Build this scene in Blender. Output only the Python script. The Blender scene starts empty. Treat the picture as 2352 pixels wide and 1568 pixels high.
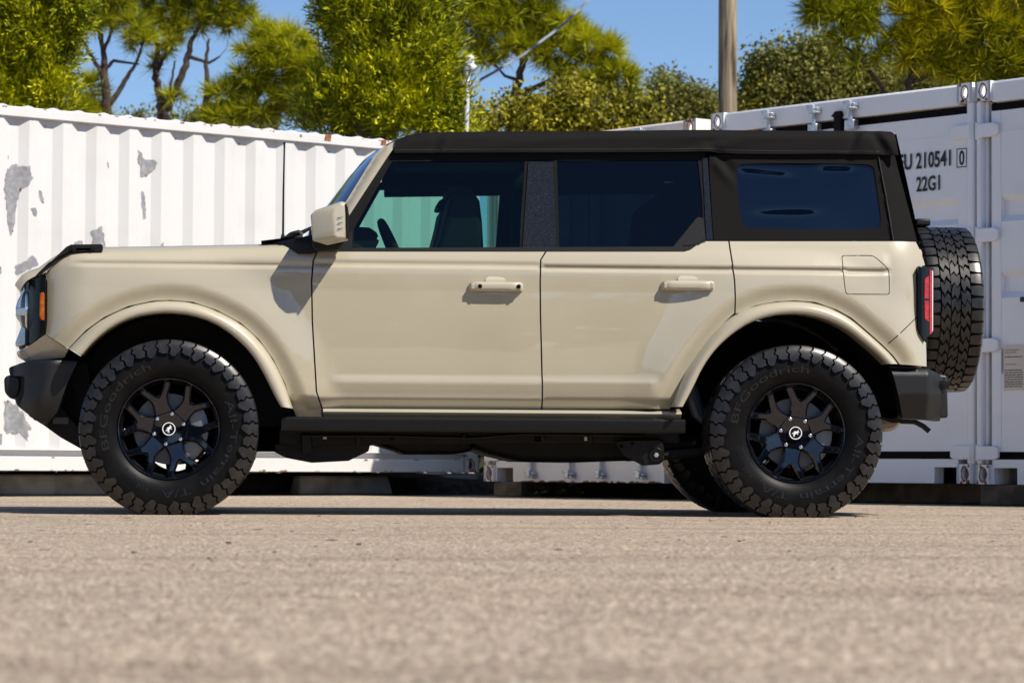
import bpy, bmesh, math, random
import numpy as np
from mathutils import Vector, Matrix
from mathutils.geometry import delaunay_2d_cdt
R = math.radians
S = bpy.context.scene
COL = S.collection

# ------------------------------------------------------------------ camera, sky, sun
CAM = np.array([0.44283, -13.93248, 0.23494])
YAW, PITCH, ROLL = R(4.7277), R(2.3869), R(0.32195)
FPX = 6860.0                       # focal length in photo pixels (photo taken as 2352 wide)
_f = np.array([math.sin(YAW)*math.cos(PITCH), math.cos(YAW)*math.cos(PITCH), math.sin(PITCH)])
_r = np.array([math.cos(YAW), -math.sin(YAW), 0.0])
_u = np.cross(_r, _f)
_r, _u = math.cos(ROLL)*_r + math.sin(ROLL)*_u, -math.sin(ROLL)*_r + math.cos(ROLL)*_u
cd = bpy.data.cameras.new('camera')
cam = bpy.data.objects.new('camera', cd); COL.objects.link(cam); S.camera = cam
cam.matrix_world = Matrix(((_r[0], _u[0], -_f[0], CAM[0]), (_r[1], _u[1], -_f[1], CAM[1]),
                           (_r[2], _u[2], -_f[2], CAM[2]), (0, 0, 0, 1)))
cd.sensor_width = 36.0; cd.sensor_fit = 'HORIZONTAL'; cd.lens = FPX/2352*36
cd.clip_start = 0.1; cd.clip_end = 2000
cd.dof.use_dof = True; cd.dof.focus_distance = 14.3; cd.dof.aperture_fstop = 7.0

SUN_TRAVEL = Vector((-0.65, 0.55, -1.0)).normalized()
SUN_ELEV = math.asin(-SUN_TRAVEL.z)
SUN_AZ = math.atan2(-SUN_TRAVEL.x, -SUN_TRAVEL.y)
W_ = bpy.data.worlds.new('World'); S.world = W_; W_.use_nodes = True
nt = W_.node_tree
sky = nt.nodes.new('ShaderNodeTexSky'); sky.sky_type = 'NISHITA'; sky.sun_disc = False
sky.sun_elevation = SUN_ELEV; sky.sun_rotation = SUN_AZ
sky.altitude = 2600; sky.air_density = 1.0; sky.dust_density = 0.0; sky.ozone_density = 4.5
bg = nt.nodes['Background']; bg.inputs['Strength'].default_value = 0.088
nt.links.new(sky.outputs[0], bg.inputs['Color'])
sl = bpy.data.lights.new('sun', 'SUN'); sl.energy = 5.0; sl.angle = R(0.5); sl.color = (1.0, 0.93, 0.83)
so = bpy.data.objects.new('sun', sl); COL.objects.link(so)
so.rotation_euler = SUN_TRAVEL.to_track_quat('-Z', 'Y').to_euler(); so.location = (8, -10, 15)
S.view_settings.view_transform = 'Standard'; S.view_settings.look = 'None'
S.view_settings.gamma = 1; S.view_settings.use_curve_mapping = False
S.view_settings.exposure = 0.52
S.render.engine = 'CYCLES'
S.cycles.max_bounces = 8; S.cycles.transparent_max_bounces = 16
S.cycles.sample_clamp_indirect = 6.0
S.cycles.use_denoising = True; S.cycles.denoiser = 'OPENIMAGEDENOISE'; S.cycles.denoising_prefilter = 'ACCURATE'; S.cycles.denoising_input_passes = 'RGB_ALBEDO_NORMAL'

def ray(px, py):
    return _f + (px-1176.0)/FPX*_r - (py-784.0)/FPX*_u
def W(px, py, Y):                  # where the sight line of a photo pixel meets the upright plane at depth Y: (x, z)
    d = ray(px, py); k = (Y-CAM[1])/d[1]
    p = CAM + d*k
    return (p[0], p[2])
def AT(px, py, d):                 # the point of that sight line at distance d
    return CAM + ray(px, py)*d
def sstep(a, b, x):
    t = np.clip((np.asarray(x, float)-a)/(b-a), 0, 1); return t*t*(3-2*t)

# ------------------------------------------------------------------ materials
def mat(name, col, rough=0.5, metal=0.0, coat=0.0, spec=0.5, coat_rough=0.03, var=None, bump=None, sheen=0.0):
    """var = (scale, second colour, low, high[, detail]); bump = (scale, strength, distance)"""
    m = bpy.data.materials.new(name); m.use_nodes = True
    t = m.node_tree; b = t.nodes['Principled BSDF']
    b.inputs['Base Color'].default_value = (*col, 1); b.inputs['Roughness'].default_value = rough
    b.inputs['Metallic'].default_value = metal; b.inputs['Coat Weight'].default_value = coat
    b.inputs['Coat Roughness'].default_value = coat_rough; b.inputs['Specular IOR Level'].default_value = spec
    b.inputs['Sheen Weight'].default_value = sheen
    tc = t.nodes.new('ShaderNodeTexCoord')
    if var:
        n = t.nodes.new('ShaderNodeTexNoise'); n.inputs['Scale'].default_value = var[0]
        n.inputs['Detail'].default_value = var[4] if len(var) > 4 else 6
        rp = t.nodes.new('ShaderNodeValToRGB')
        rp.color_ramp.elements[0].position = var[2]; rp.color_ramp.elements[0].color = (*col, 1)
        rp.color_ramp.elements[1].position = var[3]; rp.color_ramp.elements[1].color = (*var[1], 1)
        t.links.new(tc.outputs['Object'], n.inputs['Vector']); t.links.new(n.outputs['Fac'], rp.inputs['Fac'])
        t.links.new(rp.outputs['Color'], b.inputs['Base Color'])
    if bump:
        n2 = t.nodes.new('ShaderNodeTexNoise'); n2.inputs['Scale'].default_value = bump[0]; n2.inputs['Detail'].default_value = 4
        bp = t.nodes.new('ShaderNodeBump'); bp.inputs['Strength'].default_value = bump[1]; bp.inputs['Distance'].default_value = bump[2]
        t.links.new(tc.outputs['Object'], n2.inputs['Vector']); t.links.new(n2.outputs['Fac'], bp.inputs['Height'])
        t.links.new(bp.outputs['Normal'], b.inputs['Normal'])
    return m

def glass_mat(name, tint, gloss=(0.75, 0.85, 1.0), rough=0.0, ior=1.5, scale=1.0):
    m = bpy.data.materials.new(name); m.use_nodes = True; t = m.node_tree
    t.nodes.remove(t.nodes['Principled BSDF']); out = t.nodes['Material Output']
    tr = t.nodes.new('ShaderNodeBsdfTransparent'); tr.inputs[0].default_value = (*tint, 1)
    gl = t.nodes.new('ShaderNodeBsdfGlossy'); gl.inputs['Color'].default_value = (*gloss, 1); gl.inputs['Roughness'].default_value = rough
    fr = t.nodes.new('ShaderNodeFresnel'); fr.inputs['IOR'].default_value = ior
    mu = t.nodes.new('ShaderNodeMath'); mu.operation = 'MULTIPLY'; mu.inputs[1].default_value = scale
    mx = t.nodes.new('ShaderNodeMixShader')
    t.links.new(fr.outputs[0], mu.inputs[0]); t.links.new(mu.outputs[0], mx.inputs[0])
    t.links.new(tr.outputs[0], mx.inputs[1]); t.links.new(gl.outputs[0], mx.inputs[2]); t.links.new(mx.outputs[0], out.inputs['Surface'])
    return m

def leaf_mat(name, c1, c2, trans=0.35, scale=0.9):
    m = bpy.data.materials.new(name); m.use_nodes = True; t = m.node_tree
    b = t.nodes['Principled BSDF']; out = t.nodes['Material Output']
    b.inputs['Roughness'].default_value = 0.55; b.inputs['Specular IOR Level'].default_value = 0.3
    g = t.nodes.new('ShaderNodeNewGeometry'); tc = t.nodes.new('ShaderNodeTexCoord')
    n = t.nodes.new('ShaderNodeTexNoise'); n.inputs['Scale'].default_value = scale; n.inputs['Detail'].default_value = 3
    ad = t.nodes.new('ShaderNodeMath'); ad.operation = 'MULTIPLY_ADD'; ad.inputs[1].default_value = 0.45
    t.links.new(tc.outputs['Object'], n.inputs['Vector'])
    t.links.new(g.outputs['Random Per Island'], ad.inputs[0]); t.links.new(n.outputs['Fac'], ad.inputs[2])
    rp = t.nodes.new('ShaderNodeValToRGB'); e = rp.color_ramp.elements
    e[0].position = 0.45; e[0].color = (*c1, 1); e[1].position = 0.98; e[1].color = (*c2, 1)
    t.links.new(ad.outputs[0], rp.inputs['Fac']); t.links.new(rp.outputs['Color'], b.inputs['Base Color'])
    tl = t.nodes.new('ShaderNodeBsdfTranslucent'); t.links.new(rp.outputs['Color'], tl.inputs['Color'])
    mx = t.nodes.new('ShaderNodeMixShader'); mx.inputs[0].default_value = trans
    t.links.new(b.outputs[0], mx.inputs[1]); t.links.new(tl.outputs[0], mx.inputs[2]); t.links.new(mx.outputs[0], out.inputs['Surface'])
    return m

# ------------------------------------------------------------------ mesh helpers
class MB:
    def __init__(s): s.v = []; s.f = []
    def add(s, vs, fs):
        o = len(s.v); s.v.extend([tuple(map(float, p)) for p in vs]); s.f.extend([tuple(i+o for i in q) for q in fs]); return s
    def box(s, x0, x1, y0, y1, z0, z1, M=None):
        vs = [(x, y, z) for x in (x0, x1) for y in (y0, y1) for z in (z0, z1)]
        if M is not None: vs = [M @ Vector(p) for p in vs]
        return s.add(vs, [(0, 1, 3, 2), (4, 6, 7, 5), (0, 4, 5, 1), (2, 3, 7, 6), (0, 2, 6, 4), (1, 5, 7, 3)])
    def prism(s, poly, y0, y1):     # poly in (x, z), extruded along y
        n = len(poly)
        a = sum(poly[i][0]*poly[(i+1) % n][1]-poly[(i+1) % n][0]*poly[i][1] for i in range(n))
        if a < 0: poly = poly[::-1]
        vs = [(p[0], y0, p[1]) for p in poly]+[(p[0], y1, p[1]) for p in poly]
        fs = [tuple(range(n)), tuple(range(2*n-1, n-1, -1))]+[(i, i+n, (i+1) % n+n, (i+1) % n) for i in range(n)]
        return s.add(vs, fs)
    def tube(s, pts, rad, seg=10, cap=True):
        pts = [Vector(p) for p in pts]; n = len(pts)
        rad = rad if hasattr(rad, '__len__') else [rad]*n
        vs = []; up = None
        for i, p in enumerate(pts):
            d = (pts[min(i+1, n-1)]-pts[max(i-1, 0)]).normalized()
            if up is None: up = d.orthogonal().normalized()
            else:
                up = (up-d*up.dot(d)); up = up.normalized() if up.length > 1e-6 else d.orthogonal().normalized()
            w = d.cross(up)
            for k in range(seg):
                a = 2*math.pi*k/seg; vs.append(p+(up*math.cos(a)+w*math.sin(a))*rad[i])
        fs = [(i*seg+k, i*seg+(k+1) % seg, (i+1)*seg+(k+1) % seg, (i+1)*seg+k) for i in range(n-1) for k in range(seg)]
        if cap: fs += [tuple(range(seg))[::-1], tuple(range((n-1)*seg, n*seg))]
        return s.add(vs, fs)
    def lathe(s, prof, seg=64, c=(0, 0, 0), close=False):   # prof (r, y) about the y axis
        n = len(prof)
        vs = [(c[0]+r*math.cos(2*math.pi*k/seg), c[1]+y, c[2]+r*math.sin(2*math.pi*k/seg)) for k in range(seg) for r, y in prof]
        m = n if close else n-1
        fs = [(k*n+i, k*n+(i+1) % n, ((k+1) % seg)*n+(i+1) % n, ((k+1) % seg)*n+i) for k in range(seg) for i in range(m)]
        return s.add(vs, fs)
    def grid(s, P):                 # P[i][j] points
        ni, nj = len(P), len(P[0])
        return s.add([p for row in P for p in row], [(i*nj+j, i*nj+j+1, (i+1)*nj+j+1, (i+1)*nj+j) for i in range(ni-1) for j in range(nj-1)])

def link(name, me, m, parent=None):
    o = bpy.data.objects.new(name, me); COL.objects.link(o)
    if m: me.materials.append(m)
    if parent is not None:
        o.parent = parent
        if 'at_world' in parent and parent['at_world']:
            o.matrix_parent_inverse = Matrix.Translation(-Vector(parent.location))
    return o
def obj(name, mb, m, parent=None, bevel=0.0, angle=35, seg=2, recalc=True):
    me = bpy.data.meshes.new(name); me.from_pydata(mb.v, [], mb.f); me.validate()
    if recalc:
        bm = bmesh.new(); bm.from_mesh(me); bmesh.ops.recalc_face_normals(bm, faces=bm.faces); bm.to_mesh(me); bm.free()
    me.polygons.foreach_set('use_smooth', [True]*len(me.polygons)); me.set_sharp_from_angle(angle=R(angle))
    o = link(name, me, m, parent)
    if bevel:
        b = o.modifiers.new('bevel', 'BEVEL'); b.width = bevel; b.segments = seg; b.limit_method = 'ANGLE'; b.angle_limit = R(30)
    return o
def tag(o, label=None, cat=None, group=None, kind=None):
    if label: o['label'] = label
    if cat: o['category'] = cat
    if group: o['group'] = group
    if kind: o['kind'] = kind
    return o
def empty(name, loc, rz=0.0, world_children=False, parent=None):
    o = bpy.data.objects.new(name, None); COL.objects.link(o); o.location = loc; o.rotation_euler = (0, 0, rz)
    o.empty_display_size = 0.1
    if world_children: o['at_world'] = 1
    if parent is not None: o.parent = parent
    return o
def copy_tree(o, parent=None):
    c = o.copy(); COL.objects.link(c)
    if parent is not None: c.parent = parent; c.matrix_parent_inverse = o.matrix_parent_inverse.copy()
    for ch in list(o.children): copy_tree(ch, c)
    return c
def text_mesh(body, size, sx=1.0, extrude=0.0, bold=0.0):
    cu = bpy.data.curves.new('writing', 'FONT'); cu.body = body; cu.size = size; cu.extrude = extrude; cu.resolution_u = 3; cu.offset = bold
    o = bpy.data.objects.new('writing', cu); COL.objects.link(o)
    bpy.context.view_layer.update()
    me = bpy.data.meshes.new_from_object(o.evaluated_get(bpy.context.evaluated_depsgraph_get()))
    bpy.data.objects.remove(o); bpy.data.curves.remove(cu)
    v = np.array([p.co[:] for p in me.vertices]); v[:, 0] *= sx
    f = [tuple(p.vertices) for p in me.polygons]; bpy.data.meshes.remove(me)
    return v, f
def in_poly(P, poly):
    poly = np.asarray(poly); x, y = P[:, 0], P[:, 1]; ins = np.zeros(len(P), bool); n = len(poly)
    for i in range(n):
        x0, y0 = poly[i]; x1, y1 = poly[(i+1) % n]
        c = ((y0 > y) != (y1 > y))
        with np.errstate(divide='ignore', invalid='ignore'):
            ins ^= c & (x < (x1-x0)*(y-y0)/(y1-y0)+x0)
    return ins
def seg_dist(P, line):
    line = np.asarray(line, float); d = np.full(len(P), 1e9)
    for a, b in zip(line[:-1], line[1:]):
        ab = b-a; t = np.clip(((P-a)@ab)/(ab@ab+1e-12), 0, 1); d = np.minimum(d, np.linalg.norm(P-(a+t[:, None]*ab), axis=1))
    return d
def resample(poly, step, closed=True):
    poly = [np.asarray(p, float) for p in poly]; out = []
    n = len(poly)
    for i in range(n if closed else n-1):
        a, b = poly[i], poly[(i+1) % n]; k = max(1, int(np.linalg.norm(b-a)/step+0.5))
        out += [a+(b-a)*j/k for j in range(k)]
    if not closed: out.append(poly[-1])
    return np.array(out)
def chaikin(poly, it=1, closed=True):
    p = [np.asarray(q, float) for q in poly]
    for _ in range(it):
        q = []; n = len(p)
        for i in range(n if closed else n-1):
            a, b = p[i], p[(i+1) % n]; q += [a*.75+b*.25, a*.25+b*.75]
        if not closed: q = [p[0]]+q+[p[-1]]
        p = q
    return np.array(p)
def fill(loops, spacing, jitter=0.0):
    """triangulate the inside of the first loop minus the others; returns points, triangles"""
    lp = [np.asarray(l) for l in loops]; allp = np.vstack(lp); ed = []; o = 0
    for l in lp: ed += [(o+i, o+(i+1) % len(l)) for i in range(len(l))]; o += len(l)
    mn, mx = lp[0].min(0), lp[0].max(0)
    gx = np.arange(mn[0]+spacing/2, mx[0], spacing); gz = np.arange(mn[1]+spacing/2, mx[1], spacing)
    G = np.array([(x, z) for x in gx for z in gz]) if len(gx)*len(gz) else np.zeros((0, 2))
    if len(G):
        k = in_poly(G, lp[0])
        for l in lp[1:]: k &= ~in_poly(G, l)
        G = G[k]
        for l in lp:
            if len(G): G = G[seg_dist(G, np.vstack([l, l[:1]])) > spacing*0.55]
    pts = np.vstack([allp, G]) if len(G) else allp
    r = delaunay_2d_cdt([Vector(p) for p in pts], ed, [], 0, 1e-7)
    V = np.array([v[:] for v in r[0]]); T = [tuple(t) for t in r[2]]
    c = np.array([V[list(t)].mean(0) for t in T]); k = in_poly(c, lp[0])
    for l in lp[1:]: k &= ~in_poly(c, l)
    return V, [t for t, q in zip(T, k) if q]
def panel(name, loops, g, m, parent, spacing=0.03, thick=0.02, step=None, flip=False):
    """a sheet over the (x, z) outline with depth y = g(x, z), exact normals and a turned-in rim"""
    step = step or spacing
    lp = [resample(l, step) for l in loops]
    V, T = fill(lp, spacing)
    e = 5e-4
    Y = g(V[:, 0], V[:, 1]); gx = (g(V[:, 0]+e, V[:, 1])-g(V[:, 0]-e, V[:, 1]))/(2*e); gz = (g(V[:, 0], V[:, 1]+e)-g(V[:, 0], V[:, 1]-e))/(2*e)
    N = np.stack([gx, -np.ones_like(gx), gz], 1); N /= np.linalg.norm(N, axis=1)[:, None]
    verts = [(a, y, b) for (a, b), y in zip(V, Y)]; norms = [tuple(n) for n in N]
    faces = []
    for t in T:
        a, b, c = (V[i] for i in t)
        faces.append(t if (b[0]-a[0])*(c[1]-a[1])-(b[1]-a[1])*(c[0]-a[0]) > 0 else t[::-1])
    for k, l in enumerate(lp):
        n = len(l); area = sum(l[i][0]*l[(i+1) % n][1]-l[(i+1) % n][0]*l[i][1] for i in range(n))
        sg = (1 if area > 0 else -1)*(1 if k == 0 else -1)
        t_ = np.roll(l, -1, 0)-np.roll(l, 1, 0); t_ /= np.linalg.norm(t_, axis=1)[:, None]+1e-12
        nr = np.stack([t_[:, 1], -t_[:, 0]], 1)*sg
        yy = g(l[:, 0], l[:, 1]); o = len(verts)
        for i in range(n): verts.append((l[i][0], yy[i], l[i][1])); norms.append((nr[i][0], -.3, nr[i][1]))
        for i in range(n): verts.append((l[i][0], yy[i]+thick, l[i][1])); norms.append((nr[i][0], 0, nr[i][1]))
        for i in range(n):
            j = (i+1) % n; q = (o+i, o+n+i, o+n+j, o+j); faces.append(q if sg > 0 else q[::-1])
    me = bpy.data.meshes.new(name); me.from_pydata(verts, [], faces)
    me.polygons.foreach_set('use_smooth', [True]*len(me.polygons))
    me.normals_split_custom_set_from_vertices([Vector(n).normalized() for n in norms])
    return link(name, me, m, parent)

# ------------------------------------------------------------------ ground
def ground_material():
    m = bpy.data.materials.new('worn_asphalt'); m.use_nodes = True; t = m.node_tree; b = t.nodes['Principled BSDF']
    N = t.nodes.new; L = t.links.new
    tc = N('ShaderNodeTexCoord')
    vo = N('ShaderNodeTexVoronoi'); vo.inputs['Scale'].default_value = 190; L(tc.outputs['Object'], vo.inputs['Vector'])
    v2 = N('ShaderNodeTexVoronoi'); v2.inputs['Scale'].default_value = 75; L(tc.outputs['Object'], v2.inputs['Vector'])
    sep = N('ShaderNodeSeparateColor'); L(vo.outputs['Color'], sep.inputs[0])
    rp = N('ShaderNodeValToRGB'); e = rp.color_ramp.elements
    e[0].position = 0.0; e[0].color = (.06, .048, .04, 1); e[1].position = 1.0; e[1].color = (.92, .82, .68, 1)
    for p, c in ((.18, (.03, .024, .018)), (.34, (.29, .227, .166)), (.70, (.405, .318, .236)), (.88, (.76, .63, .49))):
        q = rp.color_ramp.elements.new(p); q.color = (*c, 1)
    L(sep.outputs[0], rp.inputs['Fac'])
    sep2 = N('ShaderNodeSeparateColor'); L(v2.outputs['Color'], sep2.inputs[0])
    r2 = N('ShaderNodeValToRGB'); e = r2.color_ramp.elements
    e[0].position = .02; e[0].color = (.18, .17, .16, 1); e[1].position = .10; e[1].color = (1, 1, 1, 1); q = e.new(.94); q.color = (1.02, 1.0, 1.0, 1); q = e.new(.99); q.color = (1.55, 1.5, 1.45, 1)
    L(sep2.outputs[1], r2.inputs['Fac'])
    no = N('ShaderNodeTexNoise'); no.inputs['Scale'].default_value = .9; no.inputs['Detail'].default_value = 7; no.inputs['Roughness'].default_value = .62; L(tc.outputs['Object'], no.inputs['Vector'])
    r3 = N('ShaderNodeValToRGB'); e = r3.color_ramp.elements; e[0].position = .3; e[0].color = (.87, .88, .88, 1); e[1].position = .7; e[1].color = (.98, .97, .95, 1); L(no.outputs['Fac'], r3.inputs['Fac'])
    m1 = N('ShaderNodeMix'); m1.data_type = 'RGBA'; m1.blend_type = 'MULTIPLY'; m1.inputs[0].default_value = 1
    L(rp.outputs['Color'], m1.inputs[6]); L(r2.outputs['Color'], m1.inputs[7])
    m2 = N('ShaderNodeMix'); m2.data_type = 'RGBA'; m2.blend_type = 'MULTIPLY'; m2.inputs[0].default_value = 1
    ms = N('ShaderNodeMapping'); ms.inputs['Scale'].default_value = (.22, 1.5, 1); ns = N('ShaderNodeTexNoise'); ns.inputs['Scale'].default_value = 1.3; ns.inputs['Detail'].default_value = 6
    L(tc.outputs['Object'], ms.inputs['Vector']); L(ms.outputs[0], ns.inputs['Vector'])
    r4 = N('ShaderNodeValToRGB'); e = r4.color_ramp.elements; e[0].position = .33; e[0].color = (.80, .79, .78, 1); e[1].position = .50; e[1].color = (1, 1, 1, 1); L(ns.outputs['Fac'], r4.inputs['Fac'])
    m3 = N('ShaderNodeMix'); m3.data_type = 'RGBA'; m3.blend_type = 'MULTIPLY'; m3.inputs[0].default_value = 1; L(m1.outputs[2], m3.inputs[6]); L(r4.outputs['Color'], m3.inputs[7])
    L(m3.outputs[2], m2.inputs[6]); L(r3.outputs['Color'], m2.inputs[7]); L(m2.outputs[2], b.inputs['Base Color'])
    b.inputs['Roughness'].default_value = .85; b.inputs['Specular IOR Level'].default_value = .25
    bp = N('ShaderNodeBump'); bp.inputs['Strength'].default_value = .8; bp.inputs['Distance'].default_value = .005
    L(vo.outputs['Distance'], bp.inputs['Height']); L(bp.outputs['Normal'], b.inputs['Normal'])
    return m
g_ = MB(); g_.add([(-220, -120, 0), (220, -120, 0), (220, 320, 0), (-220, 320, 0)], [(0, 1, 2, 3)])
ground = tag(obj('ground', g_, ground_material()), kind='structure')
M_soil = mat('dark_soil', (.045, .036, .028), .95, var=(9, (.02, .016, .012), .4, .65), bump=(30, .8, .03))
s_ = MB(); s_.add([(-6.2, 4.35, .004), (-1.25, 7.75, .004), (2.1, 10.0, .004), (2.32, 9.05, .004), (5.1, 5.12, .004), (6.6, 3.2, .004), (13, 8, .004), (4, 20, .004), (-10, 14, .004)], [tuple(range(9))])
tag(obj('soil', s_, M_soil), kind='structure')

rng = random.Random(5); bits = MB()
ico = [Vector(p).normalized() for p in ((0, 1, 1.6), (0, -1, 1.6), (0, 1, -1.6), (0, -1, -1.6), (1, 1.6, 0), (-1, 1.6, 0), (1, -1.6, 0), (-1, -1.6, 0), (1.6, 0, 1), (-1.6, 0, 1), (1.6, 0, -1), (-1.6, 0, -1))]
bmi = bmesh.new(); [bmi.verts.new(p) for p in ico]; bmesh.ops.convex_hull(bmi, input=bmi.verts); bmi.verts.index_update()
icof = [tuple(v.index for v in f.verts) for f in bmi.faces]; icov = [v.co.copy() for v in bmi.verts]; bmi.free()
for i in range(300):
    d = rng.uniform(6.5, 24); px = rng.uniform(-60, 2420); p = CAM+ray(px, 1068)*d
    s = rng.uniform(.0015, .0042)*(1.0 if rng.random() < .93 else 1.7)
    el = 1.4 if rng.random() < .85 else rng.uniform(3, 7)
    bits.add([(p[0]+v.x*s*el, p[1]+v.y*s, max(.001, s*.5+v.z*s*.7)) for v in icov], icof)
tag(obj('loose_grit', bits, mat('grit', (.06, .05, .045), .9, var=(3, (.3, .27, .24), .5, .6))), 'small dark and pale grit scattered over the sunlit asphalt', 'grit', kind='stuff')

# ------------------------------------------------------------------ shipping containers
M_white = mat('white_container_paint', (.585, .585, .58), .45, var=(2.2, (.53, .52, .50), .52, .85), bump=(14, .12, .01))
M_bluewhite = mat('skylit_white_container_paint', (.84, .85, .87), .42, var=(3.0, (.78, .785, .80), .5, .8), bump=(10, .10, .008))  # bluish skylight of the shaded doors put into the paint colour
M_cream = mat('cream_container_paint', (.80, .74, .67), .5, var=(3.0, (.68, .60, .52), .5, .8), bump=(10, .12, .008))
M_rust = mat('rust', (.16, .055, .02), .9, var=(22, (.30, .15, .06), .4, .65), bump=(60, .5, .004))
M_primer = mat('grey_primer', (.20, .205, .225), .7, var=(26, (.30, .30, .31), .42, .68, 9), bump=(45, .6, .004))
M_gasket = mat('black_rubber_gasket', (.006, .006, .007), .8, spec=.2)
M_galv = mat('galvanised_steel', (.55, .57, .60), .38, metal=.8, var=(40, (.38, .40, .42), .4, .7))
M_black = mat('black_paint', (.008, .008, .009), .5)
M_letter = mat('black_lettering', (.012, .012, .015), .6)
M_plate = mat('aged_aluminium_plate', (.62, .56, .47), .5, metal=.2)
M_dark = mat('container_underside', (.05, .045, .04), .8)

def casting(x0, x1, y0, y1, z0, z1, name, m, parent, rust=True):
    """corner casting: a hollow block with an oval hole in its face"""
    cx, cz = (x0+x1)/2, (z0+z1)/2; w = x1-x0
    oval = [(cx+.024*math.cos(a)+0, cz+(.030 if math.sin(a) > 0 else -.030)*0+.040*math.sin(a)) for a in np.linspace(0, 2*math.pi, 24, endpoint=False)]
    out = chaikin([(x0, z0), (x1, z0), (x1, z1), (x0, z1)], 0)
    V, T = fill([np.array(out), np.array(oval)], .06)
    mb = MB(); n = len(V)
    mb.add([(a, y0, b) for a, b in V]+[(a, y0+.028, b) for a, b in V], [t for t in T]+[tuple(i+n for i in t)[::-1] for t in T])
    k = len(oval)
    mb.add([(a, y0, b) for a, b in oval]+[(a, y0+.028, b) for a, b in oval], [(i, (i+1) % k, (i+1) % k+k, i+k) for i in range(k)])
    for q in ((x0, x0+.02, y0, y1, z0, z1), (x1-.02, x1, y0, y1, z0, z1), (x0+.02, x1-.02, y0+.001, y1, z0, z0+.02)): mb.box(*q)
    o = obj(name, mb, m, parent)
    if rust:                                                     # rust bleeding round the hole and on the lower lip
        rb = MB(); rr = random.Random(int(x0*1000)+int(z0*100))
        lo = chaikin([(cx+.031*math.cos(a)*rr.uniform(.9, 1.25), cz+.049*math.sin(a)*rr.uniform(.9, 1.2)) for a in np.linspace(0, 2*math.pi, 14, endpoint=False)], 1)
        V2, T2 = fill([lo, np.array(oval)], .05); rb.add([(a, y0-.0012, b) for a, b in V2], T2)
        for _ in range(5):
            ax = rr.uniform(x0+.01, x1-.03); az = z0 if rr.random() < .6 else z1-.02; h = rr.uniform(.008, .03)
            rb.add([(ax, y0-.0012, az), (ax+rr.uniform(.01, .03), y0-.0012, az), (ax+.015, y0-.0012, az+h), (ax+.004, y0-.0012, az+h*.8)], [(0, 1, 2, 3)])
        obj('rust_patch', rb, M_rust, o)
    return o

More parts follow.
